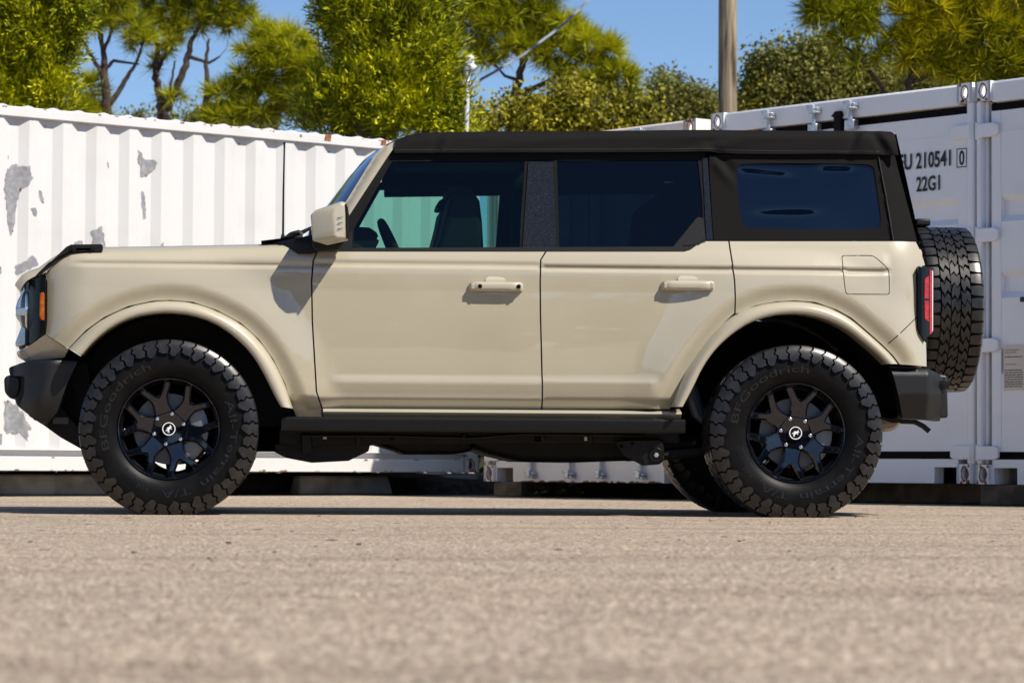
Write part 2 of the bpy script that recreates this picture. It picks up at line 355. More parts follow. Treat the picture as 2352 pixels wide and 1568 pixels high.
HC = 2.591
def door_container(root, Wd, m, depth=6.0, rods=(), text=False, plate=False, latch=None, handle=None, rust_sill=False):
    cw, ch = .13, .125
    for x0 in (0, Wd-cw):
        for z0 in (0, HC-ch): casting(x0, x0+cw, -.006, .17, z0, z0+ch, 'corner_casting', m, root)
        xp, xq = ((0, .045) if x0 == 0 else (Wd-.058, Wd))
        p = MB(); p.box(xp, xq, .004, .12, ch, HC-ch)
        if x0 == 0: p.box(.045, .072, .035, .12, ch, HC-ch)
        obj('corner_post', p, m, root, bevel=.012)
    h = MB(); h.box(cw, Wd-cw, .008, .14, 2.452, HC-.012); h.box(cw, Wd-cw, .02, .16, HC-.012, HC-.002); obj('door_header', h, m, root, bevel=.006)
    zs = .158
    sp = [(cw, 0), (cw+.015, 0), (cw+.015, .105), (cw+.205, .105), (cw+.205, 0), (Wd-cw-.205, 0), (Wd-cw-.205, .105), (Wd-cw-.015, .105), (Wd-cw-.015, 0), (Wd-cw, 0), (Wd-cw, zs), (cw, zs)]
    s = MB(); V, T = fill([np.array(sp)], .4); n = len(V)
    s.add([(a, .008, b) for a, b in V]+[(a, .1, b) for a, b in V], [t for t in T]+[tuple(i+n for i in t)[::-1] for t in T])
    k = len(sp); s.add([(a, .008, b) for a, b in sp]+[(a, .1, b) for a, b in sp], [(i, (i+1) % k, (i+1) % k+k, i+k) for i in range(k)])
    sill = obj('door_sill', s, m, root, angle=25)
    if rust_sill:
        rr = random.Random(3); rb = MB()
        for i in range(26):
            x = rr.uniform(.4, Wd-.4); w = rr.uniform(.02, .12); hh = rr.uniform(.004, .016)
            rb.add([(x, .006, 0), (x+w, .006, 0), (x+w*.7, .006, hh), (x+w*.2, .006, hh*.8)], [(0, 1, 2, 3)])
        obj('rust_patch', rb, M_rust, sill)
    gk = MB(); gk.box(.05, Wd-.05, .075, .09, zs, 2.452); obj('door_gasket', gk, M_gasket, root)
    for a, b in ((.115, Wd/2-.012), (Wd/2+.012, Wd-.066)):
        prof = [(zs+.05, 0)]
        for zt in (.875, 1.36, 1.85): prof += [(zt-.17, 0), (zt-.13, .036), (zt-.035, .036), (zt, 0)]
        prof += [(2.395, 0)]
        dm = MB(); y0 = .022
        for x0, x1 in ((a, a+.075), (b-.075, b)): dm.box(x0, x1, y0, .07, zs+.05, 2.395)
        dm.grid([[(x, y0+dy+.004, z) for z, dy in prof] for x in (a+.075, b-.075)])
        # recess cheeks, and a thin welded batten near the top
        for x in (a+.0752, b-.0752):
            for zt in (.875, 1.36, 1.85): dm.add([(x, y0, zt-.17), (x, y0+.04, zt-.13), (x, y0+.04, zt-.035), (x, y0, zt)], [(0, 1, 2, 3)])
        dm.box(a+.075, b-.075, y0+.001, y0+.02, 2.256, 2.262)
        door = obj('door', dm, m, root, angle=20)
        left = a < Wd/2
        for hz in (2.275, 1.60, .89, .20):
            hm = MB(); xs = (a-.105, a-.03, a+.035, a+.07) if left else (b+.035, b+.01, b-.09, b-.125)
            pr = [(xs[0], hz-.045), (xs[2], hz-.045), (xs[3], hz-.03), (xs[3], hz+.03), (xs[2], hz+.045), (xs[0], hz+.045)]
            hm.prism(pr, y0-.028, y0-.004); hm.tube([(xs[0], y0-.014, hz-.055), (xs[0], y0-.014, hz+.055)], .016, 10)
            obj('hinge', hm, m, door, bevel=.005)
        if plate and left:
            px0, pz0, pw, ph = a+.10, .60, .17, .285
            pm = MB(); pm.box(px0, px0+pw, y0-.004, y0-.0005, pz0, pz0+ph); po = obj('approval_plate', pm, M_plate, door)
            tm = MB(); lines = [('APPROVED FOR TRANSPORT', .25), ('UNDER CUSTOMS SEAL', .235), ('CSC SAFETY APPROVAL', .16)]
            for body, zz in lines:
                v, f = text_mesh(body, .0125, .72); tm.add([(px0+.012+q[0], y0-.0052, pz0+zz+q[1]) for q in v], f)
            for r_ in range(9):
                zz = pz0+.02+r_*.0148+(.07 if r_ > 7 else 0); rr = random.Random(r_)
                x = px0+.01
                while x < px0+pw-.02:
                    w = rr.uniform(.012, .035); w = min(w, px0+pw-.01-x); tm.add([(x, y0-.0052, zz), (x+w, y0-.0052, zz), (x+w, y0-.0052, zz+.006), (x, y0-.0052, zz+.006)], [(0, 1, 2, 3)]); x += w+.004
            obj('plate_lettering', tm, M_letter, po)
    for x in rods:
        rm = MB(); rm.tube([(x, -.018, .03), (x, -.018, 2.53)], .0165, 12)
        ro = obj('locking_bar', rm, M_galv, root)
        for z0, sgn in ((2.535, 1), (.062, -1)):
            cm = MB(); cm.box(x-.045, x+.045, -.035, .01, z0-.012, z0+.012); cm.box(x-.022, x+.022, -.052, -.02, z0-.03, z0+.028); cm.box(x+.018, x+.05, -.045, .006, z0-.032, z0-.016); cm.box(x-.05, x-.025, -.045, .006, z0+.01, z0+.03)
            obj('cam_lock', cm, M_galv, ro, bevel=.004)
        for z0 in (2.40, 1.62, .62, .25): bm_ = MB(); bm_.box(x-.04, x+.04, -.040, .02, z0-.035, z0+.035); obj('bar_bracket', bm_, M_galv, ro, bevel=.006)
    if handle:
        hb = MB(); x, z = handle; hb.box(x, x+.42, -.045, -.03, z-.016, z+.016); hb.box(x+.30, x+.42, -.055, -.028, z-.02, z+.02); obj('door_handle', hb, M_black, root, bevel=.004)
    if latch:
        lb = MB(); lb.box(latch-.035, latch+.035, -.012, .03, 2.33, 2.47); lb.prism([(latch-.06, 2.47), (latch+.045, 2.47), (latch+.03, 2.505), (latch-.02, 2.505)], -.016, .028); obj('rain_hood', lb, M_gasket, root, bevel=.006)
    if text:
        tm = MB()
        for body, x, z, hgt, wid in (('EU 210541', 1.745, 2.064, .108, .455), ('22G1', 1.902, 1.913, .100, .205), ('0', 2.272, 2.060, .100, .045)):
            v, f = text_mesh(body, 1.0, bold=.022); mn, mx = v.min(0), v.max(0)
            tm.add([(x+(q[0]-mn[0])/(mx[0]-mn[0])*wid, .0195, z+(q[1]-mn[1])/(mx[1]-mn[1])*hgt) for q in v], f)
        x0, x1, z0, z1, w = 2.250, 2.338, 2.048, 2.172, .006
        for q in ((x0, x1, z0, z0+w), (x0, x1, z1-w, z1), (x0, x0+w, z0+w, z1-w), (x1-w, x1, z0+w, z1-w)):
            tm.add([(q[0], .0195, q[2]), (q[1], .0195, q[2]), (q[1], .0195, q[3]), (q[0], .0195, q[3])], [(0, 1, 2, 3)])
        obj('stencilled_number', tm, M_letter, root, recalc=False)
    # body behind the doors: corrugated sides, roof, rear
    for xs in (.02, Wd-.02):
        P = []; y = .17; sg = 1 if xs < 1 else -1
        while y < depth-.17:
            for dy, o in ((0, 0), (.072, 0), (.14, .036), (.21, .036)): P.append([(xs+sg*o, y+dy, .12), (xs+sg*o, y+dy, 2.50)])
            y += .278
        w = MB(); w.grid(P); w.box(xs-.02, xs+.02, .17, depth, 2.50, 2.57); w.box(xs-.02, xs+.02, .17, depth, 0, .12); obj('side_wall', w, m, root, angle=20)
    rf = MB(); rf.box(.02, Wd-.02, .14, depth, 2.55, 2.578); obj('roof', rf, m, root)
    bk = MB(); bk.box(.0, Wd, depth, depth+.1, 0, 2.58); bk.box(.04, Wd-.04, .12, depth, .12, .15); obj('rear_wall', bk, m, root)

aB = math.atan2(-1.94, 1.41)
rootB = tag(empty('shipping_container', (3.575, 6.935, .139), aB), 'white shipping container, blue skylight put into its colour, with black stencilled number, behind the spare wheel', 'shipping container', 'shipping containers round the lot')
door_container(rootB, 2.405, M_bluewhite, rods=(.582, 1.012, 1.352), text=True, latch=1.222)
uB = Vector((math.cos(aB), math.sin(aB), 0))
cpos = Vector((3.575, 6.935, .136))+uB*2.428
rootC = tag(empty('shipping_container', cpos, aB), 'white shipping container, blue skylight put into its colour, with approval plate, at the right edge beside the stencilled one', 'shipping container', 'shipping containers round the lot')
door_container(rootC, 2.405, M_bluewhite, rods=(.58, 1.01, 1.35, 1.8), plate=True, handle=(.40, 1.17))
aA = math.atan2(-1.94, 1.36)
rootA = tag(empty('shipping_container', (2.128, 8.955, .118), aA), 'cream shipping container with rusty bottom edge, its lower doors seen beneath the car', 'shipping container', 'shipping containers round the lot')
door_container(rootA, 2.36, M_cream, rods=(.571, 1.018, 1.361, 1.80), rust_sill=True)

# the long white one, side on
aL = math.atan2(1.97, 2.85); UL = -1.72; PL = np.array([-1.43, 7.31]); dL = np.array([math.cos(aL), math.sin(aL)])
rootL = tag(empty('shipping_container', (PL[0]+dL[0]*UL, PL[1]+dL[1]*UL, .183), aL), 'long white corrugated shipping container with grey peeled paint patches, seen side on', 'shipping container', 'shipping containers round the lot')
def wall_y(x):                      # corrugation of the long wall (local x)
    t = ((np.asarray(x, float)-UL*-1-.132+.139) % .278)-.139
    a = np.abs(t); return .012+.036*(1-np.clip((a-.036)/.068, 0, 1))
LL = 6.06; xs = []
c0 = -UL+.132
for k in range(-8, 20):
    for o in (-.104, -.036, .036, .104): xs.append(c0+.278*k+o)
xs = [.1]+[x for x in xs if .1 < x < LL-.1]+[LL-.1]
w = MB(); w.grid([[(x, float(wall_y(x)), z) for z in (.148, .8, 1.6, 2.505)] for x in xs]); wallL = obj('corrugated_wall', w, M_white, rootL, angle=15)
b = MB(); b.box(.1, LL-.1, -.004, .06, 2.505, 2.578); trL = obj('top_rail', b, M_white, rootL, bevel=.006)
b = MB(); b.box(.1, LL-.1, -.01, .07, 0, .102); b.box(.1, LL-.1, .05, .08, .102, .149); b.box(.1, LL-.1, .0, .06, .146, .152); brL = obj('bottom_rail', b, M_white, rootL, bevel=.004)
for x0 in (0, LL-.16):
    for z0 in (0, HC-.118): casting(x0, x0+.16, -.012, .16, z0, z0+.118, 'corner_casting', M_white, rootL)
    p = MB(); p.box(x0 if x0 == 0 else LL-.1, .1 if x0 == 0 else LL, 0, .1, .118, HC-.118); obj('corner_post', p, M_white, rootL, bevel=.008)
P = []; n = int((LL-.1)/.0175)
for i in range(n+1):
    x = .05+(LL-.1)*i/n; hgt = max(0.0, math.sin(2*math.pi*(x-.03)/.209))**.7*.018
    P.append([(x, y, 2.579+hgt*min(1, max(0, (y-.012)/.03))) for y in (.005, .02, .045, .10, 1.2, 2.40)])
r = MB(); r.grid(P); obj('corrugated_roof', r, M_white, rootL)
e = MB(); e.box(.0, .05, .1, 2.43, .02, 2.575); e.box(LL-.05, LL, .1, 2.43, .02, 2.575); e.box(.0, LL, 2.38, 2.43, .02, 2.575); obj('end_wall', e, M_white, rootL)
u = MB(); u.box(.05, LL-.05, .08, 2.38, .10, .14)
for k in range(20): u.box(.2+k*.3, .25+k*.3, .08, 2.38, .01, .10)
obj('floor_frame', u, M_dark, rootL)
def onL(px, py):
    d = ray(px, py); A = np.array([[d[0], -dL[0]], [d[1], -dL[1]]]); t = np.linalg.solve(A, PL-CAM[:2]); return (t[1]-UL, CAM[2]+t[0]*d[2]-.183)
K = .33848; K8 = .3231
patches = [[(a*K, b_*K) for a, b_ in q] for q in (
    [(45, 1190), (70, 1140), (140, 1115), (210, 1135), (230, 1200), (200, 1260), (150, 1290), (130, 1400), (125, 1490), (100, 1590), (75, 1520), (55, 1380), (50, 1290)],
    [(275, 1285), (300, 1290), (325, 1350), (320, 1375), (290, 1360), (275, 1310)], [(215, 1415), (250, 1408), (265, 1440), (255, 1470), (225, 1455)],
    [(945, 1025), (985, 1030), (985, 1070), (1060, 1085), (1080, 1110), (1065, 1145), (1030, 1180), (970, 1195), (960, 1130)],
    [(975, 1300), (1000, 1300), (1015, 1400), (1015, 1490), (995, 1470), (985, 1390)], [(72, 1050), (78, 1050), (80, 1075), (73, 1078)], [(740, 1100), (752, 1100), (760, 1135), (750, 1140)],
    [(325, 852), (336, 852), (330, 866)], [(1210, 935), (1222, 933), (1214, 950)], [(1640, 970), (1655, 968), (1645, 985)], [(2252, 1024), (2266, 1022), (2256, 1038)])]
patches += [[(a*K8, 542.8+b_*K8) for a, b_ in q] for q in (
    [(135, 215), (200, 165), (235, 130), (270, 160), (275, 205), (200, 240), (145, 275), (135, 240)], [(45, 1170), (70, 1160), (140, 1210), (190, 1290), (210, 1370), (200, 1450), (150, 1390), (80, 1410), (45, 1350)],
    [(-40, 1380), (25, 1400), (28, 1480), (-40, 1490)], [(-5, 220), (14, 215), (14, 260), (0, 268)])]
patches += [[(212, 528), (238, 520), (241, 566), (216, 566)], [(176, 556), (196, 552), (200, 566), (178, 566)], [(372, 560), (378, 556), (377, 570), (372, 570)]]
pr = random.Random(11)
for q in patches:
    e = [np.array(onL(*p)) for p in q]; e = resample(e, .009); c = e.mean(0); n = len(e); s_ = min(1.0, n/60)
    nz = np.array([pr.gauss(0, 1) for _ in range(n)]); sm = sum(np.roll(nz, k)*w_ for k, w_ in ((-2, .3), (-1, .6), (0, 1), (1, .6), (2, .3)))
    e = np.array([p+(p-c)/max(.02, np.linalg.norm(p-c))*(.006*a*s_+.0015*pr.gauss(0, 1)*s_) for p, a in zip(e, sm)])
    V, T = fill([e], .02); mb = MB(); mb.add([(a, float(wall_y(a))-.0022, b_) for a, b_ in V], T); pt = obj('peeled_paint', mb, M_primer, wallL)
    if len(V) > 90:
        rb = MB()
        for _ in range(3):
            p = e[pr.randrange(len(e))]; s = pr.uniform(.005, .011); l2 = [(p[0]+s*math.cos(a)*pr.uniform(.6, 1.3), p[1]+s*math.sin(a)*pr.uniform(.6, 1.6)) for a in np.linspace(0, 2*math.pi, 9, endpoint=False)]
            rb.add([(a, float(wall_y(a))-.0034, b_) for a, b_ in l2], [tuple(range(9))])
        obj('rust_patch', rb, M_rust, pt)
rb = MB()
for _ in range(90):                 # rust along the rails
    x = pr.uniform(.2, LL-.2); kind = pr.random(); s = pr.uniform(.01, .045)
    z = 2.575 if kind < .35 else (.1 if kind < .6 else .004); h = pr.uniform(.004, .014)*(1 if z < 1 else -1); y = -.0055 if z > 1 else -.0115
    z = z-abs(h) if z == .1 else z
    rb.add([(x, y, z), (x+s, y, z), (x+s*.75, y, z+h), (x+s*.2, y, z+h*.8)], [(0, 1, 2, 3)])
for px, py, s in ((880, 325, .03), (752, 315, .035), (690, 312, .012)):
    a, z = onL(px, py); z = min(z, 2.56)
    rb.add([(a-s, -.0055, z-s*.8), (a+s*.8, -.0055, z-s*.9), (a+s, -.0055, z+s*.7), (a-s*.6, -.0055, z+s*.6)], [(0, 1, 2, 3)])
obj('rust_patch', rb, M_rust, brL)

def mound(o, ang, x0, x1, y0, y1, h, sd):  # added mound hides lit ground beyond, so the gap looks dark
    rs = random.Random(sd); P = []
    for x in np.linspace(x0, x1, 60): P.append([(x, y+rs.uniform(-.02, .02), max(0, z*h+rs.uniform(-.012, .004)*(z > 0))) for y, z in ((y0, 0), (y0+.05, .7), (y0+.16, 1), (y1-.1, 1), (y1, 0))])
    bk = MB(); bk.grid(P); m_ = tag(obj('added_gap_mound', bk, M_soil, angle=60), kind='structure'); m_.location = (o[0], o[1], .004); m_.rotation_euler.z = ang
mound(PL, aL, -4, 7.0, .62, 2.3, .165, 1); mound(rootA.location, aA, .05, 2.4, .75, 5.5, .108, 2); mound(rootB.location, aB, .05, 4.7, .62, 5.5, .128, 3)
# things under the containers
M_conc = mat('old_concrete', (.30, .29, .27), .9, var=(6, (.17, .165, .15), .4, .7), bump=(40, .5, .01))
M_timber = mat('weathered_timber', (.16, .115, .075), .9, var=(5, (.07, .05, .032), .4, .6), bump=(25, .6, .01))
def on_line(px, off):               # along the long container's front, off metres behind it
    n = np.array([-dL[1], dL[0]]); P0 = PL+n*off; d = ray(px, 1100); A = np.array([[d[0], -dL[0]], [d[1], -dL[1]]]); return P0+dL*np.linalg.solve(A, P0-CAM[:2])[1]
for i, (pa, pb, hgt, off, lab) in enumerate(((-420, 330, .155, .22, 'long grey concrete kerb block under the left end of the white container'), (690, 905, .15, .30, 'short grey concrete kerb block under the white container, behind the car doors'))):
    A_, B_ = on_line(pa, off), on_line(pb, off); ln = np.linalg.norm(B_-A_)
    mb = MB(); mb.add([(0, 0, 0), (ln, 0, 0), (ln, .16, 0), (0, .16, 0), (.02, .03, hgt), (ln-.03, .03, hgt), (ln-.03, .13, hgt), (.02, .13, hgt)], [(0, 1, 5, 4), (1, 2, 6, 5), (2, 3, 7, 6), (3, 0, 4, 7), (4, 5, 6, 7), (0, 3, 2, 1)])
    o = tag(obj('concrete_block', mb, M_conc, bevel=.02), lab, 'concrete block', 'concrete blocks under the white container'); o.location = (A_[0], A_[1], .004); o.rotation_euler.z = aL
def timber(root, x0, x1, y0, y1, h, lab):
    M = Matrix.Translation(root.location)@Matrix.Rotation(root.rotation_euler.z, 4, 'Z'); p = M@Vector((x0, y0, 0))
    mb = MB(); mb.box(0, x1-x0, 0, y1-y0, 0, h); o = tag(obj('timber_block', mb, M_timber, bevel=.008), lab, 'timber block', 'timber blocks under the containers')
    o.location = (p.x, p.y, .004); o.rotation_euler.z = root.rotation_euler.z
timber(rootA, .09, .42, .02, .5, .112, 'mossy timber block under the corner of the cream container')
timber(rootC, .01, 1.2, .03, .25, .130, 'long dark timber beam under the container at the right edge')
timber(rootB, .7, 2.38, .35, .55, .133, 'dark timber beam set back under the stencilled container')
A_, B_ = on_line(850, .55), on_line(1095, .35)
mb = MB(); mb.tube([(A_[0], A_[1], .165), (B_[0], B_[1], .128)], .016, 10); mb.tube([(A_[0]+.3, A_[1]+.25, .14), (B_[0], B_[1]+.02, .15)], .012, 8)
tag(obj('steel_pipe', mb, mat('dull_grey_steel', (.22, .23, .21), .5, metal=.5)), 'grey steel pipes lying under the end of the white container', 'pipe')
M_weed = leaf_mat('weed_leaf', (.015, .022, .004), (.07, .10, .014), .3, 6)
wd = MB()
for i in range(420):
    px = rng.choice((rng.uniform(880, 1120), rng.uniform(1850, 2000), rng.uniform(1230, 1520), rng.uniform(600, 1120))); p = on_line(px, rng.uniform(.5, 1.2))
    if px > 1150: d = rng.uniform(22.0, 23.2); q = CAM+ray(px, 1100)*d; p = q[:2]
    z = rng.uniform(.01, .09); a = rng.uniform(0, 6.28); s = rng.uniform(.012, .035); t = Vector((math.cos(a), math.sin(a), rng.uniform(-.3, .8))).normalized(); n = t.orthogonal().normalized()
    c = Vector((p[0], p[1], z)); wd.add([c-t*s, c+n*s*.4, c+t*s, c-n*s*.4], [(0, 1, 2, 3)])
tag(obj('weeds', wd, M_weed, recalc=False), 'low green weeds growing in the dark gap under the containers', 'weeds', kind='stuff')

# ------------------------------------------------------------------ pole, mast, cable
M_pole = bpy.data.materials.new('weathered_pole_wood'); M_pole.use_nodes = True
t = M_pole.node_tree; bb = t.nodes['Principled BSDF']; bb.inputs['Roughness'].default_value = .85
tc = t.nodes.new('ShaderNodeTexCoord'); mp = t.nodes.new('ShaderNodeMapping'); mp.inputs['Scale'].default_value = (14, 14, .9)
n1 = t.nodes.new('ShaderNodeTexNoise'); n1.inputs['Scale'].default_value = 1.6; n1.inputs['Detail'].default_value = 8
rp = t.nodes.new('ShaderNodeValToRGB'); e = rp.color_ramp.elements; e[0].position = .34; e[0].color = (.03, .02, .012, 1); e[1].position = .74; e[1].color = (.36, .31, .22, 1)
q = e.new(.44); q.color = (.16, .125, .08, 1); q = e.new(.58); q.color = (.27, .225, .15, 1)
t.links.new(tc.outputs['Object'], mp.inputs['Vector']); t.links.new(mp.outputs[0], n1.inputs['Vector']); t.links.new(n1.outputs['Fac'], rp.inputs['Fac']); t.links.new(rp.outputs[0], bb.inputs['Base Color'])
bp = t.nodes.new('ShaderNodeBump'); bp.inputs['Strength'].default_value = .8; bp.inputs['Distance'].default_value = .02; t.links.new(n1.outputs['Fac'], bp.inputs['Height']); t.links.new(bp.outputs[0], bb.inputs['Normal'])
pb = AT(1671, 262, 38); px_m = FPX/38
mb = MB(); mb.tube([(0, 0, 0), (0, 0, 3), (0, 0, 6), (0, 0, 11)], [23.2/px_m, 22.6/px_m, 21.4/px_m, 19.5/px_m], 24)
po = tag(obj('utility_pole', mb, M_pole), 'tall weathered wooden utility pole behind the containers', 'utility pole'); po.location = (pb[0], pb[1], 0)
M_grey = mat('grey_conduit', (.62, .64, .70), .45, metal=.15)
D = 29.95; mt = AT(1069, 235, D)
mast = tag(empty('service_mast', (mt[0], mt[1], 0)), 'grey metal service mast with a rounded weatherhead in front of the pine', 'service mast')
top = AT(1073, 150, D); mb = MB(); mb.tube([(0, 0, 0), (0, 0, 2.5), (top[0]-mt[0], 0, top[2])], 6.5/FPX*D, 12); obj('conduit', mb, M_grey, mast)
mb = MB(); x0, z0 = top[0]-mt[0], top[2]; mb.tube([(x0-.005, 0, z0-.10), (x0, 0, z0-.02), (x0+.02, 0, z0+.05), (x0+.03, 0, z0+.09), (x0+.03, 0, z0+.115)], [.034, .05, .058, .04, .012], 14); mb.tube([(x0+.02, 0, z0-.0), (x0+.075, -.02, z0-.05)], [.04, .05], 12); obj('weatherhead', mb, M_grey, mast)
mb = MB(); cl = AT(1069, 190, D); mb.box(cl[0]-mt[0]-.05, cl[0]-mt[0]+.05, -.05, .05, cl[2]-.03, cl[2]+.02); obj('clamp', mb, M_grey, mast, bevel=.01)
mb = MB(); seg = []
ends = [AT(1082, 200, D), AT(1100, 186, D+.4), AT(1200, 128, D+1.6), AT(1300, 52, D+3.0), AT(1352, 0, D+4), AT(1430, -90, D+6)]
pts = []
for a, b_ in zip(ends[:-1], ends[1:]):
    for k in range(14): pts.append(a+(b_-a)*k/14)
pts.append(ends[-1]); pts = [Vector(p) for p in pts]
for s in range(3):
    hel = [p+Vector((math.cos(i*.36+s*2.094)*.011, math.sin(i*.36+s*2.094)*.011, math.sin(i*.36+s*2.094+.8)*.011)) for i, p in enumerate(pts)]
    mb.tube(hel, .0105, 6)
tag(obj('service_cable', mb, mat('sun_banded_aluminium_cable', (.66, .66, .65), .3, metal=.7, var=(.9, (.05, .05, .06), .47, .53, 1))), 'silver service cable rising from the mast towards the upper right', 'cable')  # sunlit and dark stretches are painted along the cable colour

# ------------------------------------------------------------------ trees
M_bark = mat('grey_brown_bark', (.035, .022, .016), .95, var=(12, (.085, .06, .045), .4, .7), bump=(18, .8, .03))
M_barkr = mat('reddish_bark', (.20, .095, .045), .95, var=(12, (.09, .05, .03), .4, .7), bump=(18, .8, .03))
M_pine = leaf_mat('pine_needles', (.055, .085, .003), (.50, .50, .010), .30)
M_pine2 = leaf_mat('bright_pine_needles', (.13, .16, .003), (.70, .60, .012), .32)
M_cedar = leaf_mat('cedar_sprays', (.05, .085, .002), (.62, .60, .006), .2)
M_oak = leaf_mat('oak_leaves', (.035, .055, .008), (.29, .28, .06), .32)
M_olive = leaf_mat('olive_leaves', (.05, .055, .004), (.52, .46, .03), .28)

def leaves(name, lobes, d, kind, n, m, parent, seed, clump=None):
    if kind == 'pine': n = int(n*.34)
    """lobes: (px, py, rx, ry) in photo pixels at distance d; each becomes a rounded mass of clumps, each clump a burst of leaves"""
    rs = np.random.default_rng(seed); sc = d/FPX; V = []; Fa = []
    vol = np.array([l[2]*l[3] for l in lobes], float); cnt = np.maximum(2, (n*vol/vol.sum()).astype(int))
    loc = np.array(parent.location)
    P = []; O = []
    for (px, py, rx, ry), c in zip(lobes, cnt):
        ce = AT(px, py, d)
        if kind != 'pine':                                        # gather the sprays into plumes with gaps between
            k = max(3, int(c/(15 if kind == 'cedar' else 20))); sc_ = rs.normal(size=(k, 3)); sc_ /= np.linalg.norm(sc_, axis=1)[:, None]; sc_ *= rs.uniform(.45, 1.05, (k, 1))
            pick = rs.integers(0, k, c); ax3 = np.array([rx*sc, (rx+ry)/2*sc, ry*sc]); q = (sc_[pick]*ax3)+rs.normal(size=(c, 3))*(np.array([.17, .17, .20]) if kind == 'oak' else np.array([.085, .085, .14]))*(min(rx, ry)*sc*.9+.08)
            P.append(ce+q); o_ = sc_[pick]; O.append(o_/np.linalg.norm(o_, axis=1)[:, None]); continue
        rd = rs.normal(size=(c, 3)); rd /= np.linalg.norm(rd, axis=1)[:, None]; rr = rs.uniform(.25, 1.0, c)**.45
        rr *= rs.uniform(.72, 1.0, c)
        P.append(ce+rd*rr[:, None]*np.array([rx*sc, (rx+ry)/2*sc, ry*sc])); O.append(rd)
    P = np.vstack(P); O = np.vstack(O); P[:, 2] = np.maximum(P[:, 2], .15)
    if kind == 'pine': per, ln, wd_, tri = 95, (.15, .34), .015, True
    elif kind == 'cedar': per, ln, wd_, tri = 46, (.04, .10), .020, False
    else: n, per, ln, wd_, tri = n, 12, (.04, .09), .048, False
    N = len(P)*per; C = np.repeat(P, per, 0); OO = np.repeat(O, per, 0)
    dr = rs.normal(size=(N, 3)); dr /= np.linalg.norm(dr, axis=1)[:, None]
    up = np.array([0, 0, .55 if kind != 'oak' else .1])
    dr = dr+OO*.55+up; dr /= np.linalg.norm(dr, axis=1)[:, None]
    L = rs.uniform(*ln, N)[:, None]; sd = np.cross(dr, rs.normal(size=(N, 3))); sd /= np.linalg.norm(sd, axis=1)[:, None]
    if tri:
        A = C+dr*.03; v = np.stack([A-sd*wd_/2, A+sd*wd_/2, C+dr*L+np.array([0, 0, -.03])*L], 1).reshape(-1, 3); k = 3
    else:
        if kind == 'cedar':
            ax = rs.normal(size=(len(P), 3))*.5+O*.6+np.array([0, 0, .75]); ax /= np.linalg.norm(ax, axis=1)[:, None]; ax = np.repeat(ax, per, 0)
            s_ = rs.uniform(0, .30, N)[:, None]; A = C+ax*s_+rs.normal(size=(N, 3))*.055*(1.2-s_*2.6); dr = dr*.7+ax*.8; dr /= np.linalg.norm(dr, axis=1)[:, None]
        else: A = C+rs.normal(size=(N, 3))*.12
        v = np.stack([A, A+dr*L*.5+sd*wd_*(.5 if kind == 'cedar' else .45), A+dr*L, A+dr*L*.5-sd*wd_*(.5 if kind == 'cedar' else .45)], 1).reshape(-1, 3); k = 4
    v = v-loc; nf = N
    me = bpy.data.meshes.new(name); me.vertices.add(len(v)); me.vertices.foreach_set('co', v.astype(np.float32).ravel())
    me.loops.add(nf*k); me.loops.foreach_set('vertex_index', np.arange(nf*k, dtype=np.int32))
    me.polygons.add(nf); me.polygons.foreach_set('loop_start', np.arange(0, nf*k, k, dtype=np.int32)); me.update(); me.validate()
    return link(name, me, m, parent)

def tree(name, label, cat, d, base, stems, lobes, kind, n, leafm, barkm, seed, group=None, twig=1.0, extra=()):
    """base (px, py) of the trunk foot; stems: lists of (px, py, radius in px[, depth offset])"""
    b0 = AT(base, 900, d); root = tag(empty(name, (b0[0], b0[1], 0)), label, cat, group); loc = Vector(root.location)
    rs = random.Random(seed); mb = MB(); joints = []
    for st in stems:
        pts = [Vector(AT(s[0], s[1], d+(s[3] if len(s) > 3 else 0))) for s in st]; rad = [s[2]*d/FPX for s in st]
        P = []; Rd = []
        for i in range(len(pts)-1):
            for k in range(5):
                f = k/5; q = pts[i].lerp(pts[i+1], f); w = rad[i]*.35; P.append(q+Vector((rs.uniform(-w, w), rs.uniform(-w, w), 0))); Rd.append(rad[i]*(1-f)+rad[i+1]*f)
        P.append(pts[-1]); Rd.append(rad[-1]); P = [Vector((p.x, p.y, max(p.z, 0))) for p in P]
        mb.tube([p-loc for p in P], Rd, 9); joints += [(p, r_) for p, r_ in zip(P, Rd)]
    lb = []
    for px, py, rx, ry in lobes:
        c = Vector(AT(px, py, d)); cand = [j for j in joints if j[0].z < c.z+.2] or joints
        j = min(cand, key=lambda j: (j[0]-c).length+max(0, j[0].z-c.z+.3)); r_ = min(j[1]*.55, .05)*twig
        mid = j[0].lerp(c, .5)+Vector((rs.uniform(-.1, .1), rs.uniform(-.3, .3), -.08)); mb.tube([j[0]-loc, mid-loc, c-loc], [r_, r_*.7, r_*.3], 6)
        for k in range(5):
            e_ = c+Vector((rs.uniform(-1, 1)*rx, rs.uniform(-1, 1)*rx, rs.uniform(-.6, 1)*ry))*(d/FPX*.85); mb.tube([mid.lerp(c, .5)-loc, c.lerp(e_, .4)-loc, e_-loc], [r_*.6, r_*.4, r_*.15], 5)
    obj('trunk', mb, barkm, root)
    leaves('crown', lobes, d, kind, n, leafm, root, seed, None)
    for (lm, lobes2, kind2, n2) in extra: leaves('crown', lobes2, d, kind2, n2, lm, root, seed+50)
    return root

